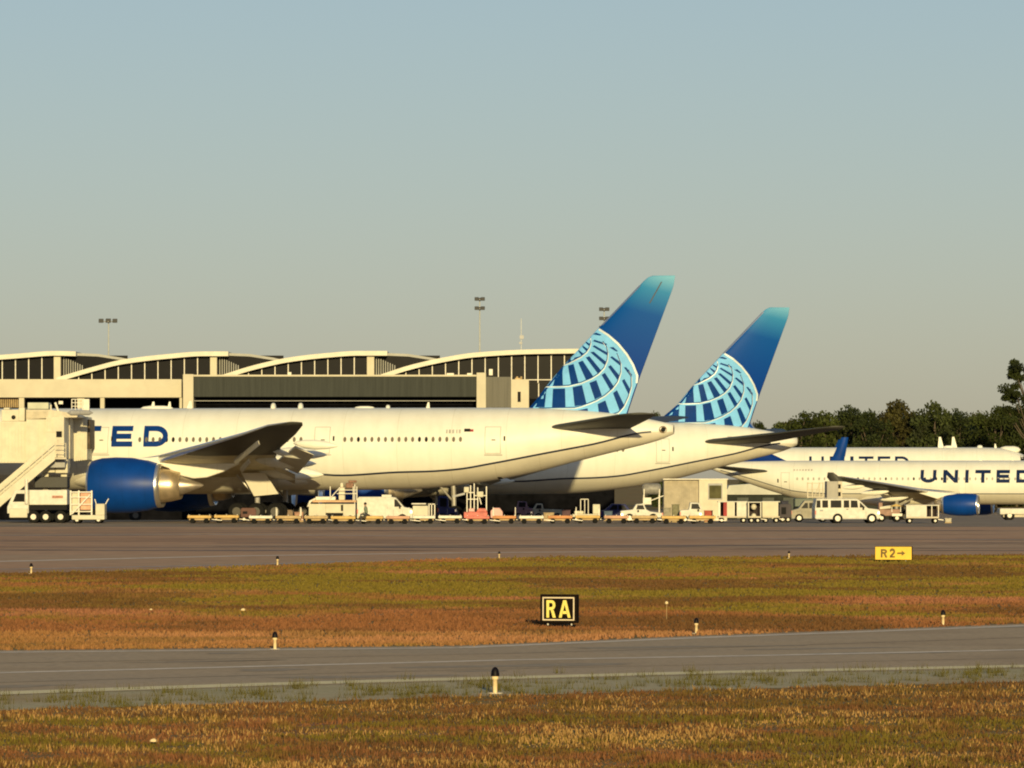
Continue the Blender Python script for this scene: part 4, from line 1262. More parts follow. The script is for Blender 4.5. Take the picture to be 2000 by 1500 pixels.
for i, (px, top, ws, pr, _) in enumerate(spots):
    D = DTR + (i % 3) * 6; x = (px-1000)*D/F; g0 = gz(D); ht = CAMZ + (HOR-top)*D/F - g0
    t = protos[pr] if pr not in used else copy_tree(protos[pr])
    used.add(pr)
    t.location = (x, D, g0); t.scale = (ws, ws, ht / 12.0); t.rotation_euler = (0, 0, i * 1.3)
    if i == 0: lab = 'low dark tree top peeping out between the two big tail fins'
    else: lab = '%s dark tree from the left in the front row right of the tails' % ORD[i-1]
    tag(t, lab, 'tree', 'dark trees behind the airliners')
for i in range(13):
    px = 1495 + i * 46; D = DTR + 34 + (i % 2) * 8; x = (px-1000)*D/F; g0 = gz(D)
    top = float(np.interp(px, [1480, 1560, 1620, 1750, 2050], [832, 812, 803, 798, 798])); ht = CAMZ + (HOR-top)*D/F - g0
    t = copy_tree(protos[(i*3) % 4]); t.location = (x, D, g0); t.scale = (1.05, 1.05, ht/12.0); t.rotation_euler = (0, 0, i*2.1+.5)
    tag(t, '%s tree from the left in the back row, seen through gaps' % ORD[i], 'tree', 'dark trees behind the airliners')
tall = make_tree('tree', 19.0, 3.9, 77, LEAVES[0], 80, 200, .42, .60, True, .1)
D = 700.0; tall.location = ((2024-1000)*D/F, D, gz(D)); tall.scale = (1.1, 1.0, 1.02)
tag(tall, 'tall open-branched tree rising above the others at the right edge', 'tree')

# ------------------------------------------------------------------ ground equipment
def PX(px, D): return (px - 1000.0) * D / F
def ZY(py, D): return CAMZ + (HOR - py) * D / F

def things_part(root, name, m, fn, bevel=0.0, smooth=False):
    mb = MB(); mb.smooth = smooth; fn(mb)
    return mb.build(name, m, root, bevel=bevel)

def wheels_w(root, xs, y0, y1, r, name='wheel', hub=None):
    """wheels on both sides for a thing given in world coordinates"""
    g0 = gz(y0)
    for x in xs:
        for y in (y0, y1):
            mb = MB(); mb.lathe([(-.09, .001), (-.09, r*.9), (-.06, r), (.06, r), (.09, r*.9), (.09, .001)], (x, y, g0 + r), 'y', 16)
            mb.cur = 1; mb.lathe([(-.1, .001), (-.1, r*.45)], (x, y, g0 + r), 'y', 12)
            mb.build(name, [TYRE, hub or STEELL], root)

def vehicle(name, label, cat, px0, px1, D, prof, W, body, wins, wheels, wr, flip=False, shield=None, extra=None, rz=0.0, group=None):
    """side profile in metres (x from the left end), glass panels as prisms let into the sides"""
    x0 = PX(px0, D)
    r = empty(name, (x0, D, gz(D)), label, cat, group, rz)
    L = prof and max(p[0] for p in prof)
    T = (lambda p: (L - p[0], p[1])) if flip else (lambda p: p)
    mb = MB()
    pts = [T(p) for p in prof]
    n = len(pts)
    # tumblehome: the upper body is narrower
    ztop = max(p[1] for p in pts)
    vs = []
    for yy in (0, 1):
        for x, z in pts:
            inset = max(0, (z - ztop * .52)) * .14
            vs.append((x, inset if yy == 0 else W - inset, z))
    mb.add(vs, [tuple(range(n)), tuple(range(2*n-1, n-1, -1))] + [(i, n+i, n+(i+1) % n, (i+1) % n) for i in range(n)])
    b = mb.build('body', body, r, bevel=.05)
    for w_ in wins:
        for sd in (0, 1):
            mb = MB(); q = [T(p) for p in w_]
            vs = []
            for k in (0, 1):
                for x, z in q:
                    inset = max(0, (z - ztop * .52)) * .14
                    y = (inset - .008 + k * .03) if sd == 0 else (W - inset + .008 - k * .03)
                    vs.append((x, y, z))
            m = len(q)
            mb.add(vs, [tuple(range(m)), tuple(range(2*m-1, m-1, -1))] + [(i, m+i, m+(i+1) % m, (i+1) % m) for i in range(m)])
            mb.build('window', GLASS, b)
    if shield:
        mb = MB(); a, c = T(shield[0]), T(shield[1]); nx = Vector((c[1]-a[1], -(c[0]-a[0]))).normalized() * .012
        if (nx.x > 0) == flip: nx = -nx
        i0 = max(0, a[1] - ztop*.52) * .14 + .08; i1 = max(0, c[1] - ztop*.52) * .14 + .08
        mb.add([(a[0]+nx.x, i0, a[1]+nx.y), (a[0]+nx.x, W-i0, a[1]+nx.y), (c[0]+nx.x, W-i1, c[1]+nx.y), (c[0]+nx.x, i1, c[1]+nx.y)], [(0, 1, 2, 3)])
        mb.build('windscreen', GLASS, b)
    for x in wheels:
        xx = T((x, 0))[0]
        for y in (.02, W - .02):
            mb = MB(); mb.lathe([(-.12, .001), (-.12, wr*.88), (-.08, wr), (.08, wr), (.12, wr*.88), (.12, .001)], (xx, y, wr), 'y', 20)
            mb.cur = 1; mb.lathe([(-.13, .001), (-.13, wr*.55)], (xx, y, wr), 'y', 14); mb.lathe([(.13, .001), (.13, wr*.55)], (xx, y, wr), 'y', 14)
            mb.build('wheel', [TYRE, STEEL], r)
    xs_ = [p[0] for w_ in wins for p in w_]
    if xs_:
        mb = MB()
        for xq in (min(xs_) - .07, max(xs_) + .04):
            xx = T((xq, 0))[0]
            mb.box((xx - .012, -.006, ztop * .28), (xx + .012, -.001, ztop * .50))
        mb.build('door_seam', VGREY, b)
    xf, xr_ = T((L - .04, 0))[0], T((.03, 0))[0]
    mb = MB(); mb.box((min(xf, xf - (.14 if not flip else -.14)), -.012, ztop*.38), (max(xf, xf - (.14 if not flip else -.14)), .05, ztop*.47)); mb.build('headlight', SILV, b)
    mb = MB(); mb.box((xr_ - .04, -.012, ztop*.36), (xr_ + .05, .05, ztop*.52)); mb.build('tail_light', mat('tail_light_red', (0.4, 0.02, 0.01), .3), b)
    mb = MB(); mb.box((min(xf, xr_) + .05, -.014, ztop*.17), (max(xf, xr_) - .05, -.002, ztop*.20)); mb.build('sill_trim', VGREY, b)
    if xs_:
        xm = T((max(xs_) - .15, 0))[0]
        mb = MB(); mb.box((xm - .06, -.16, ztop*.56), (xm + .05, -.03, ztop*.66)); mb.build('mirror', DARK, b)
    if extra:
        for nm, mt, fn in extra:
            mb = MB(); fn(mb, L, T); mb.build(nm, mt, b)
    return r

# ---- boarding bridge
DJ = 391.0
X = lambda px: PX(px, DJ)
Z = lambda py: ZY(py, DJ)
jb = wempty('boarding_bridge', (X(80), DJ + 2, gz(DJ)), 'cream boarding bridge with ribbed tunnel, folding canopy and outside stair at the left edge', 'boarding bridge')
def f(mb):
    mb.box((X(-700), DJ, Z(904)), (X(52), DJ + 3.2, Z(823)))
    x = -300
    while x < 50:
        mb.box((X(x), DJ - .06, Z(902)), (X(x + 3.2), DJ - .002, Z(825))); x += 6.4
things_part(jb, 'tunnel', CREAM, f)
def f(mb):
    mb.box((X(52.2), DJ - .35, Z(900)), (X(92), DJ + 3.5, Z(819)))
    for x in (56, 75, 91): mb.box((X(x), DJ - .42, Z(899)), (X(x + 1.6), DJ - .352, Z(820)))
tn = things_part(jb, 'tunnel', CREAM, f)
def f(mb):
    mb.box((X(92.2), DJ - .9, Z(893)), (X(127), DJ + 3.5, Z(815)))
    for x in (94, 104): mb.box((X(x), DJ - .96, Z(842)), (X(x+1), DJ - .902, Z(818)))
    mb.box((X(93), DJ - .96, Z(844)), (X(126), DJ - .902, Z(842.6)))
cab = things_part(jb, 'cab', CREAM, f)
things_part(cab, 'window', GLASS, lambda mb: mb.box((X(112), DJ - .97, Z(854)), (X(123), DJ - .91, Z(842.4)))).parent = cab
things_part(cab, 'door', CREAMD, lambda mb: mb.box((X(113), DJ - .95, Z(892)), (X(124), DJ - .91, Z(858))))
DF = 398.0
XF = lambda px: PX(px, DF)
ZF = lambda py: ZY(py, DF)
things_part(jb, 'canopy_frame', CREAMD, lambda mb: mb.box((XF(134), DJ + 3.6, ZF(896)), (XF(144), DF + 2, ZF(816))))
for i in range(6):
    a = 144.3 + i * 4.2
    things_part(jb, 'canopy_fold', CREAM, lambda mb: mb.prism([(XF(a), ZF(900 - i*.5)), (XF(a + 2.1), ZF(901 - i*.5)), (XF(a + 4.1), ZF(900 - i*.5)), (XF(a + 4.1), ZF(815)), (XF(a + 2.1), ZF(813.5)), (XF(a), ZF(815))], DF + i * .05, DF + 5))
things_part(jb, 'door_seal', mat('seal_brown', (0.10, 0.07, 0.04), .8, nscale=4, namt=.3), lambda mb: mb.box((XF(169.7), DF + .6, ZF(876)), (XF(174.5), DF + 5.2, ZF(819))), .05)
def f(mb):
    mb.box((X(65), DJ - .6, Z(913)), (X(128), DJ + 4, Z(900.3))); mb.box((X(100), DJ - .5, Z(900)), (X(128), DJ + 4, Z(896)))
things_part(jb, 'underframe', VGREY, f)
# roof equipment
def f(mb):
    mb.box((X(2), DJ + .2, Z(822.8)), (X(44), DJ + 2.8, Z(800))); mb.box((X(6), DJ + .4, Z(799.8)), (X(18), DJ + 2.4, Z(796))); mb.box((X(36), DJ + .1, Z(822.5)), (X(48), DJ + 2.5, Z(796)))
ac = things_part(jb, 'rooftop_unit', CREAM, f, .05)
things_part(ac, 'fan_grille', DARK, lambda mb: mb.lathe([(-.02, .01), (-.02, .16)], (X(26), DJ + .19, Z(815)), 'y', 14))
def f(mb):
    mb.box((X(53), DJ + .3, Z(799)), (X(94), DJ + 2.6, Z(786)))
things_part(jb, 'rooftop_unit', mat('cream_green', (0.50, 0.50, 0.38), .6, namt=.1), f, .04)
def f(mb):
    mb.prism([(X(50), Z(818.5)), (X(150), Z(814.6)), (X(150), Z(811)), (X(135), Z(806)), (X(96), Z(800)), (X(50), Z(800))], DJ + .4, DJ + 8)
    for k in range(4): mb.box((X(50), DJ + .32, Z(805 + k*3.6)), (X(92), DJ + .39, Z(804 + k*3.6)))
things_part(jb, 'roof', CREAMD, f)
def f(mb):
    for a, b in (((138, 799), (138, 779)), ((159, 802), (159, 779)), ((145, 800), (145, 780)), ((152, 800), (152, 780))):
        mb.bar((X(a[0]), DJ + 1, Z(a[1])), (X(b[0]), DJ + 1, Z(b[1])), .05)
    for y in (779.5, 786, 793): mb.bar((X(138), DJ + 1, Z(y)), (X(159), DJ + 1, Z(y)), .045)
    mb.box((X(160.5), DJ + 1, Z(802)), (X(172), DJ + 1.6, Z(779)))
things_part(jb, 'handrail', STEELL, f)
def f(mb):
    mb.tube((X(97), DJ + 1, Z(806)), (X(97), DJ + 1, Z(790)), .06); mb.tube((X(112), DJ + .8, Z(803)), (X(106), DJ + .8, Z(786)), .09); mb.box((X(113), DJ + .7, Z(789)), (X(121), DJ + 1.1, Z(783)))
things_part(jb, 'lamp', STEELL, f)
for cx in (146, 165):
    things_part(jb, 'roof_vent', VGREY, lambda mb: mb.lathe([(-.6, .02), (-.3, .2), (.3, .2), (.6, .02)], (X(cx), DJ + .36, Z(806)), 'x', 10))
# stair with handrail
def stair_pts(o): return [(X(112), Z(868 + o)), (X(-62), Z(1020.5 + o*0))]
def f(mb):
    a = Vector((X(114), 0, Z(893))); b = Vector((X(-38), 0, Z(1020)))
    for yy in (DJ - 2.0, DJ - .95):
        mb.prism([(a.x, a.z), (a.x, a.z + .28), (b.x, b.z + .28), (b.x, b.z)], yy, yy + .06)
    for i in range(27):
        t = (i + .5) / 27; p = a.lerp(b, t)
        mb.box((p.x - .13, DJ - 1.94, p.z + .12), (p.x + .13, DJ - .95, p.z + .16))
st = things_part(jb, 'stair', CREAM, f)
def f(mb):
    a = Vector((X(112), 0, Z(892))); b = Vector((X(-36), 0, Z(1018)))
    for yy in (DJ - 2.03, DJ - .86):
        for dz in (.45, .75, 1.05): mb.bar((a.x, yy, a.z + dz), (b.x, yy, b.z + dz), .045)
        for i in range(13):
            p = a.lerp(b, i / 12); mb.bar((p.x, yy, p.z), (p.x, yy, p.z + 1.05), .04)
    mb.prism([(a.x, a.z + .1), (a.x, a.z + 1.5), (b.x, b.z + 1.5), (b.x, b.z + .1)], DJ - .84, DJ - .82)
    mb.prism([(a.x, a.z - .25), (a.x, a.z + .55), (b.x, b.z + .55), (b.x, b.z - .25)], DJ - 2.08, DJ - 2.06)
things_part(st, 'handrail', CREAM, f)
def f(mb):
    mb.box((X(112), DJ - 2, Z(897)), (X(134), DJ - .92, Z(893.5)))
    for x in (113, 133): mb.bar((X(x), DJ - 1.97, Z(894)), (X(x), DJ - 1.97, Z(866)), .05)
    for y in (866, 875, 884): mb.bar((X(113), DJ - 1.97, Z(y)), (X(133), DJ - 1.97, Z(y)), .045)
things_part(st, 'landing', CREAMD, f)
# drive column and boxes
def f(mb):
    mb.box((X(70), DJ + .6, Z(923)), (X(106), DJ + 2.4, Z(905))); mb.box((X(107), DJ + .5, Z(924)), (X(131), DJ + 2.2, Z(897.5)))
    mb.box((X(80), DJ + 1.2, 0.5), (X(92), DJ + 2.0, Z(923.2))); mb.box((X(116), DJ + 1.2, 0.5), (X(128), DJ + 2.0, Z(924.2)))
things_part(jb, 'drive_column', CREAM, f, .04)
things_part(jb, 'equipment_box', mat('box_dark', (0.03, 0.03, 0.028), .6), lambda mb: mb.box((X(66), DJ + .4, Z(953)), (X(131), DJ + 2.6, Z(931))), .05)
wheels_w(jb, [X(78), X(98), X(122)], DJ + 1.0, DJ + 3.0, .5)

# ---- stair truck under the bridge
DK = 386.0
Xk = lambda px: PX(px, DK); Zk = lambda py: ZY(py, DK)
tr = wempty('service_truck', (Xk(70), DK, 0), 'white flatbed service truck parked under the boarding bridge stair', 'truck')
def f(mb):
    mb.prism([(Xk(14), Zk(990)), (Xk(27), Zk(960)), (Xk(30), Zk(957)), (Xk(56), Zk(957)), (Xk(56), Zk(1003)), (Xk(14), Zk(1003))], DK, DK + 2.2)
c = things_part(tr, 'cab', VWHITE, f, .05)
things_part(c, 'window', GLASS, lambda mb: mb.prism([(Xk(25), Zk(980)), (Xk(32), Zk(964)), (Xk(48), Zk(964)), (Xk(48), Zk(980))], DK - .02, DK + .02))
things_part(tr, 'bumper', CREAM, lambda mb: mb.box((Xk(19), DK - .3, Zk(1011)), (Xk(54), DK - .03, Zk(993))), .05)
things_part(tr, 'body', VWHITE, lambda mb: mb.box((Xk(57), DK - .05, Zk(986)), (Xk(131), DK + 2.3, Zk(957))), .04)
things_part(tr, 'marking', mat('faded_red', (0.45, 0.2, 0.13), .7, nscale=6, namt=.2), lambda mb: mb.box((Xk(102), DK - .07, Zk(973)), (Xk(123), DK - .052, Zk(968))))
things_part(tr, 'chassis', DARK, lambda mb: mb.box((Xk(56), DK + .3, Zk(996)), (Xk(130), DK + 2, Zk(986.2))))
things_part(tr, 'exhaust_stack', STEELL, lambda mb: mb.tube((Xk(52), DK - .2, Zk(984)), (Xk(52), DK - .2, Zk(936)), .12, n=10))
wheels_w(tr, [Xk(65), Xk(89), Xk(118)], DK + .1, DK + 2.1, .46)

# ---- lift vehicle beside the engine
DL = 383.0
Xl = lambda px: PX(px, DL); Zl = lambda py: ZY(py, DL)
lv = wempty('loader', (Xl(168), DL, 0), 'cream and red lift loader standing in front of the big blue engine', 'loader')
things_part(lv, 'chassis', CREAM, lambda mb: (mb.box((Xl(140), DL, Zl(1015)), (Xl(204), DL + 2.2, Zl(1006))), mb.box((Xl(186), DL + .1, Zl(1006.2)), (Xl(204), DL + 2, Zl(984)))), .05)
def f(mb):
    for x in (136, 152, 177): mb.box((Xl(x), DL + .2, Zl(1006)), (Xl(x + 3), DL + .35, Zl(958)))
    for y in (960, 970, 984, 998): mb.box((Xl(136), DL + .15, Zl(y + 2)), (Xl(180), DL + .2, Zl(y)))
    mb.bar((Xl(140), DL + .1, Zl(1004)), (Xl(176), DL + .1, Zl(966)), .1)
things_part(lv, 'lift_frame', STEELL, f)
things_part(lv, 'panel', mat('panel_salmon', (0.62, 0.34, 0.22), .6, nscale=3, namt=.15), lambda mb: (mb.box((Xl(156), DL + .4, Zl(996)), (Xl(176), DL + 1.8, Zl(962))),), .03)
things_part(lv, 'panel', CREAM, lambda mb: mb.box((Xl(139.5), DL + .4, Zl(998)), (Xl(151.5), DL + 1.8, Zl(960))), .03)
things_part(lv, 'seat', DARK, lambda mb: mb.box((Xl(166), DL + .5, Zl(1005.8)), (Xl(184), DL + 1.6, Zl(996.4))), .05)
things_part(lv, 'steering_post', STEELL, lambda mb: (mb.bar((Xl(186), DL + 1, Zl(985)), (Xl(183), DL + 1, Zl(975)), .06), mb.bar((Xl(204), DL + 1, Zl(985)), (Xl(210), DL + 1, Zl(974)), .06)))
wheels_w(lv, [Xl(150), Xl(192)], DL + .15, DL + 2.05, .28)

# ---- low baggage dollies along the apron edge
def dolly(px0, px1, D, m, label, frame=False, m2=None):
    x0, x1 = PX(px0, D), PX(px1, D)
    r = wempty('baggage_dolly', ((x0+x1)/2, D, gz(D)), label, 'dolly', 'flat dollies lined up on the apron edge')
    g0 = gz(D)
    things_part(r, 'deck', m, lambda mb: mb.box((x0, D, g0 + .38), (x1, D + 1.7, g0 + .58)), .03)
    def f(mb):
        n = max(3, int((x1-x0) / .5))
        for i in range(n):
            xx = x0 + .1 + (x1-x0-.2) * i / (n-1)
            mb.tube((xx, D + .02, g0 + .61), (xx, D + 1.68, g0 + .61), .03, n=6)
    things_part(r, 'rollers', STEEL, f)
    things_part(r, 'frame', m2 or OCHRE, lambda mb: (mb.box((x0 + .1, D + .2, g0 + .24), (x1 - .1, D + .3, g0 + .375)), mb.box((x0 + .1, D + 1.4, g0 + .24), (x1 - .1, D + 1.5, g0 + .375))))
    if frame:
        def f(mb):
            for x in (x0 + .05, x1 - .05):
                for y in (D + .05, D + 1.6): mb.bar((x, y, g0 + .58), (x, y, g0 + 1.15), .05)
                mb.bar((x, D + .05, g0 + 1.15), (x, D + 1.6, g0 + 1.15), .05)
        things_part(r, 'end_rail', STEELL, f)
    things_part(r, 'tow_bar', STEEL, lambda mb: mb.bar((x1, D + .85, g0 + .3), (x1 + .75, D + .85, g0 + .22), .05))
    wheels_w(r, [x0 + .35, x1 - .35], D + .25, D + 1.45, .19, hub=TYRE)
    return r
specs = [(366, 412, 384, YEL, 'yellow-edged empty dolly, leftmost of the row, right of the blue engine'), (418, 466, 385, YEL, 'empty yellow dolly second from the left of the row'),
         (486, 532, 382, STEELL, 'pale empty dolly below the open landing gear door'), (538, 588, 380, OCHRE, 'ochre dolly just left of the cream lift truck'),
         (594, 640, 378, OCHRE, 'rusty ochre dolly in front of the left half of the cream lift truck'), (646, 694, 377, YEL, 'yellow dolly in front of the right half of the cream lift truck'), (700, 748, 377, YEL, 'yellow dolly on which the worker sits'),
         (754, 800, 379, mat('dolly_salmon', (0.58, 0.32, 0.2), .6, namt=.2), 'salmon-edged dolly in front of the white van'), (806, 850, 380, STEELL, 'pale dolly in front of the white van nose'), (856, 902, 380, STEELL, 'pale dolly just left of the red loader'),
         (910, 956, 378, PINK, 'red-edged dolly under the left part of the red loader'), (962, 1008, 379, mat('dolly_orange', (0.6, 0.25, 0.08), .6, namt=.2), 'orange-edged dolly under the right part of the red loader'),
         (1014, 1062, 381, STEELL, 'pale dolly right of the red loader'), (1070, 1118, 381, mat('dolly_orange', (0.6, 0.25, 0.08)), 'orange dolly left of the railed stack of crates'), (1124, 1172, 382, YEL, 'yellow dolly below the railed stack of crates'),
         (1180, 1228, 382, mat('dolly_salmon', (0.58, 0.32, 0.2)), 'salmon dolly under the navy car'), (1234, 1284, 381, OCHRE, 'ochre dolly in front of the white pickup'), (1292, 1340, 380, YEL, 'yellow dolly in front of the grey part of the equipment cabin'), (1346, 1398, 380, YEL, 'bright yellow dolly, rightmost of the row')]
for i, (a, b, D, m, lab) in enumerate(specs): dolly(a, b, D + (0, 1.5, -1, .8, 2.2)[i % 5], m, lab, frame=i in (3, 7, 11, 14))

# ---- cream lift truck (lower lobe loader)
DM = 386.0
Xm = lambda px: PX(px, DM); Zm = lambda py: ZY(py, DM)
lt = wempty('lift_truck', (Xm(645), DM, 0), 'cream high-lift truck with a raised work platform under the airliner belly', 'lift truck')
def f(mb): mb.box((Xm(603), DM, Zm(1012)), (Xm(636), DM + 2.4, Zm(984))); mb.box((Xm(636), DM + .02, Zm(1002)), (Xm(670), DM + 2.38, Zm(984))); mb.box((Xm(670), DM, Zm(1012)), (Xm(693), DM + 2.4, Zm(984.1)))
things_part(lt, 'body', CREAM, f, .03)
things_part(lt, 'window', GLASS, lambda mb: mb.box((Xm(666), DM - .03, Zm(998)), (Xm(670), DM + .01, Zm(986))))
def f(mb): mb.box((Xm(610), DM - .1, Zm(981)), (Xm(695), DM + 2.5, Zm(977))); 
things_part(lt, 'platform', mat('platform_orange', (0.62, 0.38, 0.2), .6, namt=.15), f)
def f(mb):
    mb.prism([(Xm(599), Zm(990)), (Xm(604), Zm(978)), (Xm(616), Zm(972)), (Xm(616), Zm(976)), (Xm(607), Zm(981)), (Xm(603), Zm(990))], DM + .2, DM + 1.9)
    mb.box((Xm(616), DM + .3, Zm(976.8)), (Xm(655), DM + 2, Zm(970)))
things_part(lt, 'arm', STEELL, f, .03)
things_part(lt, 'column', CREAM, lambda mb: (mb.box((Xm(661), DM + .5, Zm(976.8)), (Xm(673), DM + 1.8, Zm(952))), mb.box((Xm(664), DM + .7, Zm(951.8)), (Xm(670), DM + 1.6, Zm(943)))), .05)
def f(mb):
    for x in (645, 690, 697): mb.bar((Xm(x), DM, Zm(977)), (Xm(x), DM, Zm(950)), .06)
    for y in (957, 964): mb.bar((Xm(658), DM, Zm(y)), (Xm(697), DM, Zm(y)), .045)
    mb.bar((Xm(646), DM, Zm(972)), (Xm(664), DM, Zm(952)), .06)
    mb.bar((Xm(693), DM - .05, Zm(1012)), (Xm(693), DM - .05, Zm(946)), .05)
things_part(lt, 'handrail', STEELL, f)
things_part(lt, 'motor', mat('motor_brown', (0.25, 0.13, 0.08), .7, nscale=5, namt=.2), lambda mb: (mb.box((Xm(675), DM + .3, Zm(953)), (Xm(690), DM + 1.4, Zm(943))), mb.box((Xm(680), DM + .3, Zm(942.8)), (Xm(696), DM + 1.2, Zm(938)))), .06)
things_part(lt, 'opening_shade', DARK, lambda mb: mb.box((Xm(637), DM + .3, Zm(1013)), (Xm(669), DM + 2, Zm(1002.2))))  # black block put in for the shade of the opening under the body
wheels_w(lt, [Xm(616), Xm(684)], DM + .1, DM + 2.3, .4)

# ---- vehicles
def van_prof(L, H): return [(0, .32), (L, .32), (L, .95), (L*.985, 1.05), (L*.85, 1.15), (L*.70, H*.97), (L*.62, H), (.12, H), (0, H*.9)]
vehicle('van', 'white panel van with sloping windscreen, seated worker in front of it', 'van', 697, 805, 388, van_prof(4.05, 1.9), 1.9, VWHITE,
        [[(2.72, 1.18), (3.28, 1.18), (2.86, 1.72), (2.72, 1.72)]], (0.75, 3.3), .33, shield=((3.46, 1.14), (2.86, 1.80)),
        extra=[('roof_box', VWHITE, lambda mb, L, T: mb.box((1.8, .4, 1.89), (2.5, 1.4, 2.05))), ('sill', CREAMD, lambda mb, L, T: mb.box((.1, -.02, .34), (L - .1, -.002, .42)))])
tg = wempty('tug', (PX(828, 389), 389, 0), 'small cream baggage tug with an open frame right of the white van', 'tug')
DG = 389.0
things_part(tg, 'body', CREAM, lambda mb: mb.box((PX(806, DG), DG, .35), (PX(836, DG), DG + 1.5, 1.25)), .05)
things_part(tg, 'roof', STEELL, lambda mb: mb.box((PX(804, DG), DG, ZY(985, DG)), (PX(832, DG), DG + 1.5, ZY(983, DG))))
def f(mb):
    for x in (838, 843, 849): mb.bar((PX(x, DG), DG, .3), (PX(x, DG), DG, ZY(984, DG)), .07)
    mb.bar((PX(836, DG), DG, ZY(984.5, DG)), (PX(850, DG), DG, ZY(984.5, DG)), .07); mb.bar((PX(836, DG), DG, .35), (PX(850, DG), DG, .35), .07)
things_part(tg, 'frame', STEELL, f)
things_part(tg, 'seat', DARK, lambda mb: mb.box((PX(822, DG), DG + .2, 1.26), (PX(832, DG), DG + 1.3, 1.34)), .03)
wheels_w(tg, [PX(812, DG), PX(830, DG)], DG + .05, DG + 1.45, .27)

suvp = [(0, .34), (4.95, .34), (4.98, .82), (4.9, 1.0), (4.05, 1.10), (3.35, 1.72), (3.2, 1.78), (.12, 1.78), (0, 1.1)]
SX = .945
sc_ = lambda L_: [(x*SX, z) for x, z in L_]
suvp = sc_(suvp)
vehicle('van', 'long white passenger van with a row of dark side windows near the right', 'van', 1592, 1716, 384, suvp, 1.95, VWHITE,
        [sc_(q) for q in [[(.1, 1.14), (.42, 1.14), (.42, 1.66), (.14, 1.66)], [(.56, 1.14), (1.0, 1.14), (1.0, 1.66), (.56, 1.66)], [(1.2, 1.14), (2.02, 1.14), (2.02, 1.66), (1.2, 1.66)],
         [(2.2, 1.14), (2.62, 1.14), (2.62, 1.66), (2.2, 1.66)], [(2.74, 1.14), (3.3, 1.14), (3.24, 1.64), (2.74, 1.66)], [(3.42, 1.14), (3.85, 1.14), (3.44, 1.52)]]], (1.63, 4.1), .36,
        shield=((3.77, 1.12), (3.23, 1.66)), rz=R(4),
        extra=[('roof_rack', VGREY, lambda mb, L, T: (mb.bar((.3, .25, 1.84), (3.0, .25, 1.84), .03), mb.bar((.3, 1.7, 1.84), (3.0, 1.7, 1.84), .03))),
               ('door_handle', DARK, lambda mb, L, T: mb.box((2.26, -.02, 1.0), (2.4, -.003, 1.04))), ('marking', VGREY, lambda mb, L, T: mb.box((.34, -.015, .88), (.58, -.003, 1.0))),
               ('bumper', STEELL, lambda mb, L, T: mb.box((4.69, .1, .38), (4.77, 1.85, .58)))])
vehicle('van', 'small white van greyed for shade, half hidden behind the passenger van, two dark side windows', 'van', 1545, 1600, 396, [(0, .3), (2.9, .3), (2.9, 1.5), (2.75, 1.6), (1.0, 1.6), (.55, 1.0), (0, .85)], 1.7, VSHADE,
        [[(.75, 1.02), (1.25, 1.02), (1.25, 1.42), (1.05, 1.42)], [(1.35, 1.02), (1.9, 1.02), (1.9, 1.42), (1.35, 1.42)]], (.6, 2.35), .3)
vehicle('pickup', 'white pickup behind the ochre dolly left of the equipment cabin', 'pickup truck', 1212, 1292, 392, [(0, .35), (3.1, .35), (3.1, .85), (2.2, .95), (1.95, 1.35), (1.4, 1.38), (1.2, .95), (.9, .8), (0, .7)], 1.7, VWHITE,
        [[(1.32, .96), (1.95, .96), (1.86, 1.28), (1.45, 1.28)]], (.7, 2.45), .33, flip=True)
vehicle('pickup', 'white utility pickup with dark cab windows in front of the beige cabin', 'pickup truck', 1328, 1372, 391, [(0, .3), (1.62, .3), (1.62, 1.05), (1.4, 1.45), (.75, 1.48), (.65, .95), (0, .9)], 1.5, VWHITE,
        [[(.82, 1.0), (1.5, 1.0), (1.34, 1.38), (.86, 1.38)]], (.35, 1.3), .26)
vehicle('car', 'dark navy car in the shadow of the second airliner', 'car', 1172, 1236, 436, [(0, .3), (2.9, .3), (2.9, .75), (2.5, .85), (2.1, 1.35), (1.0, 1.4), (.4, .9), (0, .8)], 1.7, NAVYV,
        [[(.75, .9), (1.4, .9), (1.4, 1.28), (1.05, 1.28)], [(1.5, .9), (2.2, .9), (1.95, 1.26), (1.5, 1.28)]], (.55, 2.35), .3)
vehicle('truck', 'pale pickup with a long tray in the shade right of the red loader', 'truck', 1040, 1106, 429, [(0, .4), (2.55, .4), (2.55, .9), (.9, .95), (.8, 1.4), (.3, 1.4), (0, .95)], 1.8, VSHADE,
        [[(.25, .98), (.74, .98), (.72, 1.3), (.38, 1.3)]], (.5, 2.0), .32)
vehicle('tractor', 'dark purple tractor in the shade beside the red loader', 'tractor', 1004, 1042, 426, [(0, .4), (1.5, .4), (1.5, 1.0), (1.1, 1.1), (1.0, 1.55), (.3, 1.6), (.2, 1.1), (0, 1.0)], 1.6, mat('dark_purple', (0.12, 0.06, 0.10), .5),
        [[(.36, 1.12), (.92, 1.12), (.92, 1.5), (.4, 1.5)]], (.35, 1.2), .32)
vehicle('tractor', 'navy baggage tractor with a pale roof in the shade left of the red loader', 'tractor', 854, 894, 420, [(0, .4), (1.55, .4), (1.55, 1.0), (.9, 1.05), (.85, 1.95), (.1, 2.0), (0, 1.1)], 1.6, NAVYV,
        [[(.2, 1.15), (.75, 1.15), (.75, 1.8), (.2, 1.85)]], (.4, 1.2), .32)

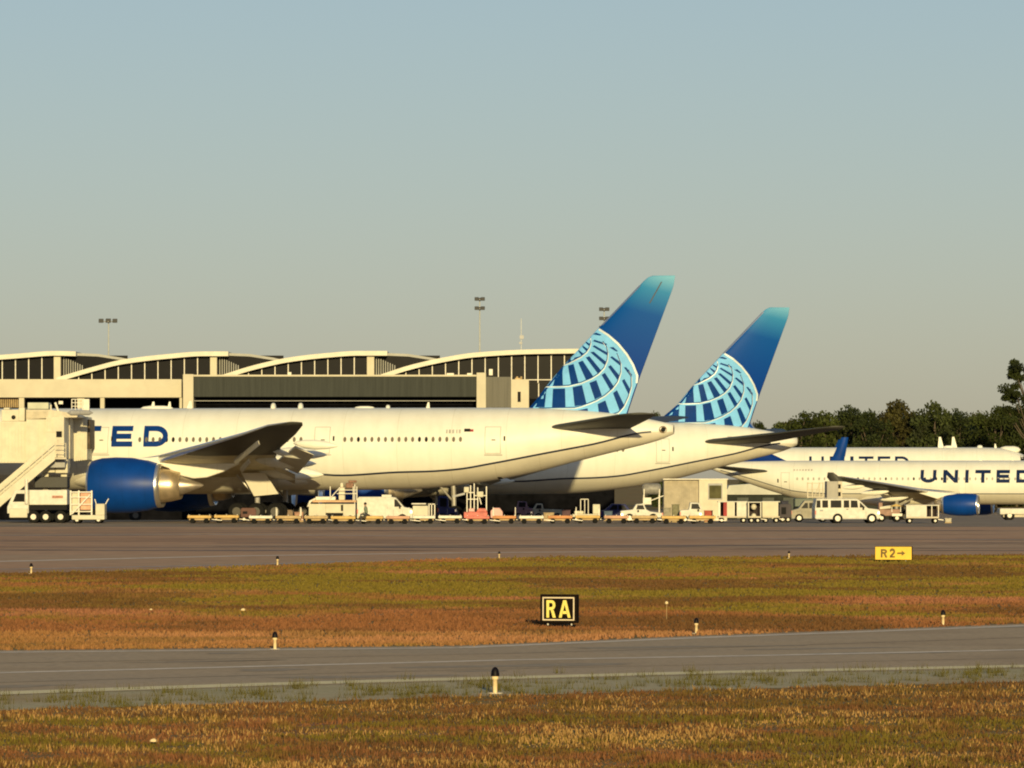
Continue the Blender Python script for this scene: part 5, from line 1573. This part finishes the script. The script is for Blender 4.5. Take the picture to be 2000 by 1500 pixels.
# ---- red cargo loader with masts
DR = 388.0
Xr = lambda px: PX(px, DR); Zr = lambda py: ZY(py, DR)
rl = wempty('cargo_loader', (Xr(942), DR, 0), 'red cargo loader with tall pale masts under the airliner tail', 'loader')
things_part(rl, 'base', PINK, lambda mb: (mb.box((Xr(906), DR, Zr(1012)), (Xr(952), DR + 2.4, Zr(1000))), mb.prism([(Xr(930), Zr(1000)), (Xr(934), Zr(993)), (Xr(948), Zr(993)), (Xr(952), Zr(1000))], DR + .2, DR + 2)), .04)
things_part(rl, 'engine_cover', mat('loader_pink', (0.66, 0.36, 0.32), .5, namt=.1), lambda mb: (mb.prism([(Xr(958), Zr(1012)), (Xr(958), Zr(998)), (Xr(964), Zr(992)), (Xr(976), Zr(992)), (Xr(982), Zr(1000)), (Xr(982), Zr(1012))], DR, DR + 2.2), mb.box((Xr(915), DR + .1, Zr(999.8)), (Xr(927), DR + 1.8, Zr(993)))), .05)
def f(mb):
    for x, t in ((912, 955), (919, 948), (926, 944), (933, 952), (950, 950)): mb.bar((Xr(x), DR + .5, Zr(1000)), (Xr(x), DR + .5, Zr(t)), .07)
    for a, b, y in ((912, 926, 962), (912, 933, 975), (926, 950, 968)): mb.bar((Xr(a), DR + .5, Zr(y)), (Xr(b), DR + .5, Zr(y)), .06)
    mb.bar((Xr(933), DR + .5, Zr(960)), (Xr(940), DR + .5, Zr(985)), .06)
things_part(rl, 'mast', STEELL, f)
things_part(rl, 'operator_box', CREAM, lambda mb: (mb.box((Xr(931), DR + .3, Zr(971)), (Xr(944), DR + 1.2, Zr(960))), mb.box((Xr(906), DR + .3, Zr(962)), (Xr(916), DR + 1.2, Zr(951)))), .05)
things_part(rl, 'conveyor', VGREY, lambda mb: mb.prism([(Xr(884), Zr(968)), (Xr(908), Zr(962)), (Xr(908), Zr(966)), (Xr(884), Zr(972))], DR + .3, DR + 1.6))
wheels_w(rl, [Xr(914), Xr(944), Xr(970)], DR + .1, DR + 2.2, .3)

# ---- belt loader in the shade and crate stack
DB = 400.0
bl = wempty('belt_loader', (PX(1145, DB), DB, gz(DB)), 'pale railed stack of crates on a stand under the second airliner', 'belt loader')
Xb = lambda px: PX(px, DB); Zb = lambda py: ZY(py, DB)
things_part(bl, 'base', CREAM, lambda mb: (mb.box((Xb(1118), DB, Zb(1010)), (Xb(1172), DB + 1.8, Zb(1004))), mb.box((Xb(1122), DB + .1, Zb(1003.8)), (Xb(1140), DB + 1.5, Zb(998))), mb.box((Xb(1158), DB + .1, Zb(1003.8)), (Xb(1172), DB + 1.5, Zb(985)))), .04)
def f(mb):
    for x in (1134, 1142, 1149): mb.bar((Xb(x), DB, Zb(1004)), (Xb(x), DB, Zb(975)), .05)
    mb.bar((Xb(1134), DB, Zb(975)), (Xb(1149), DB, Zb(975)), .05)
things_part(bl, 'handrail', STEELL, f)
wheels_w(bl, [Xb(1126), Xb(1164)], DB + .1, DB + 1.7, .22)

# ---- grey tank cart
DC = 398.0
Xc = lambda px: PX(px, DC); Zc = lambda py: ZY(py, DC)
tk = wempty('tank_cart', (Xc(1272), DC, gz(DC)), 'grey drum raised on a frame left of the beige equipment cabin', 'cart')
things_part(tk, 'drum', mat('tank_grey', (0.25, 0.24, 0.22), .5, nscale=3, namt=.15), lambda mb: mb.lathe([(-.72, .02), (-.68, .32), (-.5, .42), (.5, .42), (.68, .32), (.72, .02)], (Xc(1273), DC + .6, Zc(955)), 'x', 20), smooth=True)
def f(mb):
    for x in (1258, 1288):
        for y in (DC + .1, DC + 1.1): mb.bar((Xc(x), y, gz(DC) + .4), (Xc(x), y, Zc(955)), .07)
    mb.box((Xc(1252), DC, gz(DC) + .35), (Xc(1296), DC + 1.3, gz(DC) + .5)); mb.bar((Xc(1252), DC, Zc(985)), (Xc(1296), DC, Zc(968)), .06); mb.box((Xc(1256), DC + .1, Zc(985)), (Xc(1272), DC + 1, Zc(972)))
things_part(tk, 'frame', STEELL, f)
wheels_w(tk, [Xc(1260), Xc(1288)], DC + .1, DC + 1.2, .22)

# ---- beige equipment cabin
DE = 430.0
Xe = lambda px: PX(px, DE); Ze = lambda py: ZY(py, DE)
g0 = gz(DE) - .1
cb = wempty('equipment_cabin', (Xe(1357), DE, gz(DE)), 'flat-roofed beige cabin with one framed window and a ribbed grey-beige left wall', 'building')
def f(mb):
    mb.box((Xe(1297), DE + .4, g0), (Xe(1365), DE + 4, Ze(938)))
    x = 1299
    while x < 1363: mb.box((Xe(x), DE + .33, g0), (Xe(x+1), DE + .398, Ze(941))); x += 4
things_part(cb, 'wall', mat('cabin_beige', (0.42, 0.37, 0.28), .8, nscale=2, namt=.1), f)
w1 = things_part(cb, 'wall', CREAM, lambda mb: mb.box((Xe(1365.3), DE, g0), (Xe(1420), DE + 4.2, Ze(937))))
things_part(cb, 'roof', STEELL, lambda mb: mb.box((Xe(1295), DE - .1, Ze(936.8)), (Xe(1422), DE + 4.4, Ze(935))))
fr = things_part(w1, 'window', VGREY, lambda mb: (mb.box((Xe(1383), DE - .06, Ze(976)), (Xe(1411), DE - .004, Ze(974))), mb.box((Xe(1383), DE - .06, Ze(948)), (Xe(1411), DE - .004, Ze(944))), mb.box((Xe(1383), DE - .06, Ze(974)), (Xe(1385), DE - .004, Ze(948))), mb.box((Xe(1409), DE - .06, Ze(974)), (Xe(1411), DE - .004, Ze(948)))))
fr.name = 'window_frame'
things_part(w1, 'window', mat('window_olive', (0.09, 0.085, 0.035), .5, spec=.05, nscale=1.2, namt=.2), lambda mb: mb.box((Xe(1385.2), DE - .03, Ze(973.8)), (Xe(1408.8), DE - .006, Ze(948.2))))


# ---- low service building seen under the tail of the smaller airliner
DS = 545.0
Xs = lambda px: PX(px, DS); Zs = lambda py: ZY(py, DS)
sb = wempty('service_building', (Xs(1490), DS, gz(DS)), 'low service shed with pale sloping roof and dark wall under the smaller airliner tail', 'building')
things_part(sb, 'roof', mat('shed_roof', (0.50, 0.50, 0.44), .7, nscale=1, namt=.08), lambda mb: mb.prism([(Xs(1416), Zs(966)), (Xs(1424), Zs(948)), (Xs(1470), Zs(945)), (Xs(1640), Zs(950)), (Xs(1640), Zs(966))], DS, DS + 9))
things_part(sb, 'wall', mat('shed_wall', (0.03, 0.035, 0.03), .7, nscale=1, namt=.2, spec=.1), lambda mb: mb.box((Xs(1418), DS + .4, gz(DS)), (Xs(1760), DS + 8.8, Zs(966.2))))
for a in (1440, 1490, 1530): things_part(sb, 'door', mat('shed_door', (0.09, 0.10, 0.09), .6, spec=.1), lambda mb: mb.box((Xs(a), DS + .33, gz(DS)), (Xs(a + 22), DS + .398, Zs(972))))
# ---- baggage carts
def cart(px0, px1, D, y0, label, panel, posts, load=None, group='curtained baggage carts'):
    x0, x1 = PX(px0, D), PX(px1, D); g = gz(D); zt = ZY(y0, D)
    r = wempty('baggage_cart', ((x0+x1)/2, D, g), label, 'baggage cart', group)
    things_part(r, 'deck', CREAMD, lambda mb: mb.box((x0, D, g + .38), (x1, D + 1.6, g + .5)), .02)
    things_part(r, 'roof', VWHITE, lambda mb: mb.box((x0 - .03, D - .03, zt - .07), (x1 + .03, D + 1.63, zt)), .02)
    for a, b, m in panel:
        things_part(r, 'side_panel', m, lambda mb: mb.box((PX(a, D), D, g + .5), (PX(b, D), D + .06, zt - .07)))
    things_part(r, 'back_panel', mat('cart_inside', (0.03, 0.02, 0.018), .9), lambda mb: mb.box((x0 + .05, D + 1.45, g + .5), (x1 - .05, D + 1.5, zt - .07)))
    def f(mb):
        for p in posts: mb.box((PX(p, D) - .03, D + .01, g + .5), (PX(p, D) + .03, D + .07, zt - .07))
    if posts: things_part(r, 'posts', STEELL, f)
    for q in (load or []):
        mb = MB(); mb.smooth = True
        c, rr = (PX(q[0], D), D + .6, ZY(q[1], D)), q[2]
        mb.lathe([(-rr, .01), (-rr*.8, rr*.6), (0, rr), (rr*.8, rr*.6), (rr, .01)], c, 'z', 12)
        mb.build('load', q[3], r)
    things_part(r, 'tow_bar', STEEL, lambda mb: mb.bar((x1, D + .8, g + .3), (x1 + .4, D + .8, g + .25), .05))
    wheels_w(r, [x0 + .25, x1 - .25], D + .2, D + 1.4, .2)
    return r
cart(1403, 1459, 388, 979, 'baggage cart with dark bay, red cloth and white curtain, left of the black-framed cart', [(1403, 1406, STEELL), (1413, 1420, REDD), (1420, 1433, CREAM), (1440, 1459, VWHITE)], (1406, 1434, 1440))
cart(1461, 1487, 387, 980, 'narrow open black-framed baggage cart with two pale bundles inside', [], (1462, 1486), [(1473, 990, .22, CREAM), (1473, 1008, .2, CREAM)])
cart(1489, 1523, 388, 979, 'baggage cart wrapped in a pale patched cover, rightmost of the three', [(1489, 1519, CREAM)], (1519,))
cart(1770, 1834, 383, 986, 'tall white-sided baggage cart with two dark open bays beside the blue engine on the right', [(1770, 1808, VWHITE)], (1809, 1820, 1833), None, None)

# ---- catering lift behind the carts
DH = 425.0
Xh = lambda px: PX(px, DH); Zh = lambda py: ZY(py, DH)
ct = wempty('catering_truck', (Xh(1612), DH, gz(DH)), 'catering lift truck with a grey box and raised beige frame against the single-aisle airliner', 'catering truck')
b = things_part(ct, 'box', mat('box_grey', (0.34, 0.32, 0.28), .6, nscale=2, namt=.06), lambda mb: mb.box((Xh(1615), DH, Zh(975)), (Xh(1637), DH + 3, Zh(940))), .03)
things_part(b, 'side_wall', CREAMD, lambda mb: mb.box((Xh(1637.2), DH + .05, Zh(975)), (Xh(1645), DH + 3, Zh(940))))
for y in (946, 961): things_part(b, 'window', DARK, lambda mb: mb.box((Xh(1637.5), DH - .02, Zh(y + 8)), (Xh(1642), DH + .04, Zh(y))))
def f(mb):
    for x in (1577, 1586, 1600, 1607): mb.box((Xh(x), DH + .3, Zh(985)), (Xh(x + 2), DH + .5, Zh(942)))
    for y in (943, 955, 970): mb.box((Xh(1577), DH + .25, Zh(y + 1.6)), (Xh(1609), DH + .29, Zh(y)))
    mb.bar((Xh(1586), DH + .4, Zh(983)), (Xh(1601), DH + .4, Zh(946)), .06)
things_part(ct, 'lift_frame', CREAMD, f)
things_part(ct, 'cab', mat('cab_green', (0.05, 0.08, 0.06), .5), lambda mb: mb.box((Xh(1552), DH, Zh(990)), (Xh(1594), DH + 2.2, Zh(973))), .06)
things_part(ct, 'chassis', DARK, lambda mb: mb.box((Xh(1552), DH + .2, Zh(1005)), (Xh(1645), DH + 2.2, Zh(990.3))))
wheels_w(ct, [Xh(1562), Xh(1634)], DH + .2, DH + 2.0, .45)

# ---- open tug with canopy
DO = 396.0
Xo = lambda px: PX(px, DO); Zo = lambda py: ZY(py, DO)
ot = wempty('canopy_tug', (Xo(1740), DO, 0), 'brownish open tug with a yellow canopy between the passenger van and the tall baggage cart', 'tug')
things_part(ot, 'body', mat('tug_brown', (0.30, 0.17, 0.12), .6, nscale=3, namt=.2), lambda mb: (mb.box((Xo(1714), DO, .45), (Xo(1758), DO + 1.6, .95)), mb.box((Xo(1716), DO, .96), (Xo(1724), DO + 1.5, 1.45))), .05)
things_part(ot, 'bonnet', CREAM, lambda mb: mb.prism([(Xo(1718), Zo(990)), (Xo(1740), Zo(987)), (Xo(1740), Zo(993)), (Xo(1718), Zo(995))], DO - .1, DO + 1.3), .03)
things_part(ot, 'canopy', mat('canopy_ochre', (0.50, 0.34, 0.10), .7, nscale=3, namt=.1), lambda mb: mb.prism([(Xo(1738), Zo(989)), (Xo(1750), Zo(984)), (Xo(1762), Zo(989))], DO - .2, DO + 1.6))
things_part(ot, 'frame', STEELL, lambda mb: (mb.bar((Xo(1742), DO, Zo(1000)), (Xo(1742), DO, Zo(988)), .05), mb.bar((Xo(1759), DO, Zo(1000)), (Xo(1759), DO, Zo(988)), .05), mb.box((Xo(1742), DO - .12, Zo(1008)), (Xo(1762), DO - .02, Zo(1003)))))
wheels_w(ot, [Xo(1722), Xo(1752)], DO + .05, DO + 1.5, .3)

# ---- tow tractor at the right edge
DW = 470.0
Xw = lambda px: PX(px, DW); Zw = lambda py: ZY(py, DW)
tw = wempty('tow_tractor', (Xw(1985), DW, gz(DW)), 'low white tow tractor under the nose of the airliner at the right edge', 'tow tractor')
things_part(tw, 'body', VWHITE, lambda mb: mb.box((Xw(1953), DW, Zw(1005)), (Xw(2045), DW + 2.6, Zw(993))), .08)
things_part(tw, 'cab', VWHITE, lambda mb: mb.box((Xw(2005), DW + .3, Zw(992.7)), (Xw(2038), DW + 2.2, Zw(984))), .06)
things_part(tw, 'chassis', CREAMD, lambda mb: mb.box((Xw(1960), DW + .2, Zw(1010)), (Xw(2040), DW + 2.4, Zw(1005.3))))
wheels_w(tw, [Xw(1972), Xw(2026)], DW + .1, DW + 2.5, .45)
# dark ground power cart and hoses in the shade
for px0, px1, D, y0, m, lab in ((470, 500, 398, 992, mat('gpu_brown', (0.12, 0.05, 0.04), .7, namt=.2), 'dark brown power cart behind the pale dolly under the landing gear door'),
                                (540, 572, 400, 996, mat('gpu_tan', (0.22, 0.15, 0.10), .7, namt=.2), 'tan power cart in shade between the landing gear and the lift truck'),
                                (1522, 1546, 392, 984, mat('gpu_dark', (0.05, 0.04, 0.05), .7, namt=.2), 'dark power cart between the wrapped baggage cart and the small white van')):
    r = wempty('power_cart', (PX((px0+px1)/2, D), D, gz(D)), lab, 'power cart')
    x0, x1 = PX(px0, D), PX(px1, D); g = gz(D); zt = ZY(y0, D)
    things_part(r, 'housing', m, lambda mb: mb.prism([(x0, g + .35), (x1, g + .35), (x1, zt - .12), (x1 - .12, zt), (x0 + .1, zt), (x0, zt - .1)], D, D + 1.4), .03)
    things_part(r, 'panel', DARK, lambda mb: mb.box((x0 + .15, D - .02, g + .6), (x0 + .5, D - .002, zt - .25)))
    things_part(r, 'tow_bar', STEEL, lambda mb: mb.bar((x0, D + .7, g + .4), (x0 - .5, D + .7, g + .3), .05))
    wheels_w(r, [x0 + .25, x1 - .25], D + .1, D + 1.3, .22)


# ---- crates and boxes standing about in the shade
CR = [(508, 528, 422, 991, 'crate_brown', (0.14, 0.09, 0.06), 'brown crate in the shade right of the landing gear door'), (575, 592, 399, 1000, 'crate_salmon', (0.40, 0.22, 0.15), 'salmon crate just left of the cream lift truck'),
      (560, 572, 420, 1003, 'crate_green', (0.12, 0.13, 0.08), 'dark green crate in the shade left of the salmon crate'), (1062, 1082, 424, 1001, 'crate_tan', (0.40, 0.30, 0.17), 'tan crate below the pale tray pickup'),
      (1098, 1114, 426, 996, 'crate_plum', (0.10, 0.05, 0.06), 'plum crate between the tray pickup and the railed stand'), (1180, 1196, 430, 998, 'crate_blue', (0.08, 0.12, 0.18), 'bluish crate in front of the navy car'),
      (1296, 1310, 394, 992, 'crate_grey', (0.30, 0.28, 0.22), 'grey crate at the left foot of the equipment cabin'), (1313, 1327, 393, 985, 'crate_olive', (0.20, 0.19, 0.11), 'olive crate left of the white utility pickup'),
      (1376, 1392, 392, 997, 'crate_red', (0.40, 0.08, 0.05), 'red crate right of the white utility pickup'), (1526, 1540, 399, 978, 'crate_night', (0.03, 0.03, 0.05), 'nearly black crate above the dark power cart'),
      (1846, 1858, 386, 1012, 'crate_cream', (0.5, 0.46, 0.36), 'low cream chock box right of the tall white baggage cart')]
for px0, px1, D, y0, mn, mc, lab in CR:
    x0, x1 = PX(px0, D), PX(px1, D); g = gz(D); zt = ZY(y0, D)
    r = wempty('crate', ((x0+x1)/2, D, g), lab, 'crate', 'crates standing on the apron')
    m = mat(mn, mc, .8, nscale=4, namt=.2)
    things_part(r, 'side', m, lambda mb: (mb.box((x0, D, g + .08), (x1, D + .9, zt - .05)), mb.box((x0 + .04, D - .03, g + .12), (x0 + .1, D - .002, zt - .08)), mb.box((x1 - .1, D - .03, g + .12), (x1 - .04, D - .002, zt - .08))), .02)
    things_part(r, 'lid', m, lambda mb: mb.box((x0 - .03, D - .03, zt - .048), (x1 + .03, D + .93, zt)), .01)
    things_part(r, 'pallet', OCHRE, lambda mb: mb.box((x0 - .02, D - .02, g), (x1 + .02, D + .92, g + .078)))
# ---- seated worker
def person():
    D = 376.9; r = Vector((PX(716, D), D + .12, gz(D)))
    seat = r.z + .60
    me = bpy.data.meshes.new('person')
    J = {}
    V = []; E = []; Rr = []
    def v(n, x, y, z, rad):
        J[n] = len(V); V.append((x, y, z)); Rr.append(rad)
    def e(a, b): E.append((J[a], J[b]))
    v('pel', 0, 0, .13, .135); v('bel', -.03, -.02, .30, .13); v('chest', -.07, -.03, .48, .15); v('neck0', -.08, -.03, .62, .075); v('neck', -.09, -.04, .68, .05); v('head0', -.10, -.04, .74, .075); v('head1', -.105, -.045, .82, .09); v('head2', -.10, -.04, .90, .06)
    e('pel', 'bel'); e('bel', 'chest'); e('chest', 'neck0'); e('neck0', 'neck'); e('neck', 'head0'); e('head0', 'head1'); e('head1', 'head2')
    for s, yy in (('l', -.18), ('r', .16)):
        v('sh'+s, -.08, yy, .57, .065); v('el'+s, -.02, yy*1.35, .32, .045); v('wr'+s, -.24, yy*1.1, .20, .032); v('ha'+s, -.31, yy*1.0, .18, .035)
        e('neck0', 'sh'+s); e('sh'+s, 'el'+s); e('el'+s, 'wr'+s); e('wr'+s, 'ha'+s)
        for k in range(4):
            v('f%d%s' % (k, s), -.36 - .012*(k % 2), yy + (k-1.5)*.022, .165, .009); v('g%d%s' % (k, s), -.385, yy + (k-1.5)*.022, .14, .008); e('ha'+s, 'f%d%s' % (k, s)); e('f%d%s' % (k, s), 'g%d%s' % (k, s))
        v('t'+s, -.32, yy + (.05 if yy < 0 else -.05), .19, .010); e('ha'+s, 't'+s)
        v('hp'+s, -.02, yy*.55, .10, .09); v('kn'+s, -.42, yy*.75, .13, .065); v('an'+s, -.40, yy*.75, -.34 + .0, .042); v('to'+s, -.54, yy*.8, -.50+.04, .038); v('hl'+s, -.40, yy*.75, -.50+.05, .04)
        e('pel', 'hp'+s); e('hp'+s, 'kn'+s); e('kn'+s, 'an'+s); e('an'+s, 'hl'+s); e('hl'+s, 'to'+s)
    me.from_pydata(V, E, [])
    o = bpy.data.objects.new('person', me); COL.objects.link(o)
    md = o.modifiers.new('skin', 'SKIN')
    for i, sv_ in enumerate(me.skin_vertices[0].data): sv_.radius = (Rr[i], Rr[i]); sv_.use_root = (i == 0)
    o.modifiers.new('sub', 'SUBSURF').render_levels = 1
    dg = bpy.context.evaluated_depsgraph_get(); dg.update()
    m2 = bpy.data.meshes.new_from_object(o.evaluated_get(dg))
    o.modifiers.clear(); o.data = m2
    m2.materials.clear()
    for m in (HIVIS, SKIN, TROU): m2.materials.append(m)
    for p in m2.polygons:
        c = p.center; p.use_smooth = True
        p.material_index = 1 if (c.z > .66 or (c.x < -.22 and .1 < c.z < .3 and abs(c.y) > .05 and c.z > .155 and abs(c.y) < .26 and c.x < -.27)) else (2 if c.z < .22 and not abs(c.y) > .2 else 0)
    o.location = (r.x, r.y, seat)
    tag(o, 'worker with dark hair and greyish shirt sitting on a yellow dolly beside the white van', 'person')
    mb = MB(); mb.smooth = True
    mb.lathe([(-.05, .098), (0, .104), (.05, .09), (.09, .055), (.105, .005)], (-.095, -.035, .86), 'z', 14); h = mb.build('hair', DARK, o)
    mb = MB(); mb.box((-.205, -.06, .795), (-.185, -.03, .82)); mb.build('nose', SKIN, o)
    for yy in (-.075, -.015):
        mb = MB(); mb.box((-.196, yy - .008, .835), (-.186, yy + .008, .845)); mb.build('eye', DARK, o)
    mb = MB(); mb.box((-.19, -.065, .762), (-.178, -.02, .768)); mb.build('mouth', mat('lip', (.3, .12, .1)), o)
person()

# ------------------------------------------------------------------ edge lights and signs
def edge_light(px, py, h, lab):
    g = G(px, py)
    r = wempty('edge_light', (g.x, g.y, 0), lab, 'edge light', 'taxiway edge lights on cream posts')
    k = h / .40
    things_part(r, 'base', CREAMD, lambda mb: mb.tube((g.x, g.y, 0), (g.x, g.y, .02), .12*k, n=16))
    things_part(r, 'post', POSTC, lambda mb: mb.lathe([(0, .036*k), (.20*k, .036*k), (.205*k, .052*k), (.255*k, .055*k), (.26*k, .03*k)], (g.x, g.y, .02), 'z', 16), smooth=True)
    things_part(r, 'lamp', LENS, lambda mb: mb.lathe([(.255*k, .066*k), (.30*k, .066*k), (.35*k, .055*k), (.385*k, .035*k), (.40*k, .004)], (g.x, g.y, .02), 'z', 16), smooth=True)
edge_light(967, 1355, .40, 'nearest and largest edge light, cream post with black lamp before the lower taxiway')
edge_light(537, 1269, .34, 'edge light on the far side of the lower taxiway, left of the RA sign')
edge_light(1360, 1238, .33, 'edge light on the far side of the lower taxiway, right of the RA sign')
edge_light(1842, 1221, .33, 'edge light beyond the lower taxiway near the right edge')
edge_light(61, 1121, .36, 'small edge light at the upper meadow border near the left edge')
edge_light(542, 1105, .36, 'small edge light at the upper meadow border, second from the left')
edge_light(975, 1092, .30, 'tiny edge light at the upper meadow border above the RA sign')
edge_light(1541, 1091, .30, 'tiny edge light at the upper meadow border left of the yellow arrow sign')
# small pale marker stake
g = G(1302, 1214)
r = wempty('marker_stake', (g.x, g.y, 0), 'thin stake with a pale tip in the meadow right of the RA sign', 'stake')
things_part(r, 'rod', OCHRE, lambda mb: mb.tube((g.x, g.y, 0), (g.x, g.y, .42), .006, n=6))
things_part(r, 'tip', POSTC, lambda mb: mb.lathe([(.40, .01), (.42, .04), (.46, .035), (.48, .005)], (g.x, g.y, 0), 'z', 10))

def sign(px0, px1, ytop, ybot, base, label, face, back, words, letm, border, rz, name, group=None):
    D = CAMZ * F / (base - HOR); k = D / F
    cx = ((px0 + px1) / 2 - 1000) * k
    r = empty(name, (cx, D, 0), label, 'sign', group, rz)
    W = (px1 - px0) * k / math.cos(rz); z0 = CAMZ + (HOR - ybot) * k; z1 = CAMZ + (HOR - ytop) * k
    mb = MB(); mb.box((-W/2, 0, z0), (W/2, .20, z1)); mb.build('housing', back, r, bevel=.012)
    mb = MB(); mb.box((-W/2 + .02, -.012, z0 + .02), (W/2 - .02, -.001, z1 - .02)); fc = mb.build('face', face, r)
    if border:
        b0, t = .06, .028; a, c, d, e_ = -W/2 + b0, W/2 - b0, z0 + b0, z1 - b0
        mb = MB()
        for q in (((a, d), (c, d + t)), ((a, e_ - t), (c, e_)), ((a, d + t), (a + t, e_ - t)), ((c - t, d + t), (c, e_ - t))): mb.box((q[0][0], -.02, q[0][1]), (q[1][0], -.013, q[1][1]))
        mb.build('border', border, fc)
    for ch, u0, u1, v0, v1, t in words:
        lw = (u1 - u0) * W; H = (v1 - v0) * (z1 - z0)
        mb = MB()
        for q in letter(ch, t / lw, t / H):
            mb.add([(-W/2 + u0*W + p[0]*lw, -.018, z0 + v0*(z1-z0) + p[1]*H) for p in q], [tuple(range(len(q)))])
        mb.build('letter', letm, fc)
    for lx in (-W*.32, W*.32):
        mb = MB(); mb.tube((lx, .1, 0), (lx, .1, z0), .025, n=8); mb.build('leg', STEEL, r)
    mb = MB(); mb.box((-W/2 - .02, .0, 0.0), (W/2 + .02, .24, .03)); mb.build('base', SIGNK, r)
sign(1055, 1127, 1161, 1217, 1224, 'black taxiway sign with a pale border and yellow letters RA in the meadow', SIGNK, SIGNK,
     [('R', .175, .43, .19, .80, .062), ('A', .51, .83, .19, .80, .062)], SIGNL, SIGNB, R(-14), 'taxiway_sign')
sign(1709, 1781, 1067, 1094, 1098, 'yellow taxiway sign with R2 and an arrow at the upper meadow border', SIGNY, SIGNK,
     [('R', .16, .34, .18, .80, .075), ('2', .40, .54, .18, .80, .07), ('>', .60, .82, .22, .78, .07)], SIGNO, None, R(-10), 'taxiway_sign')

for o in bpy.data.objects:
    for k in ('_world', 'wx'):
        if k in o: del o[k]
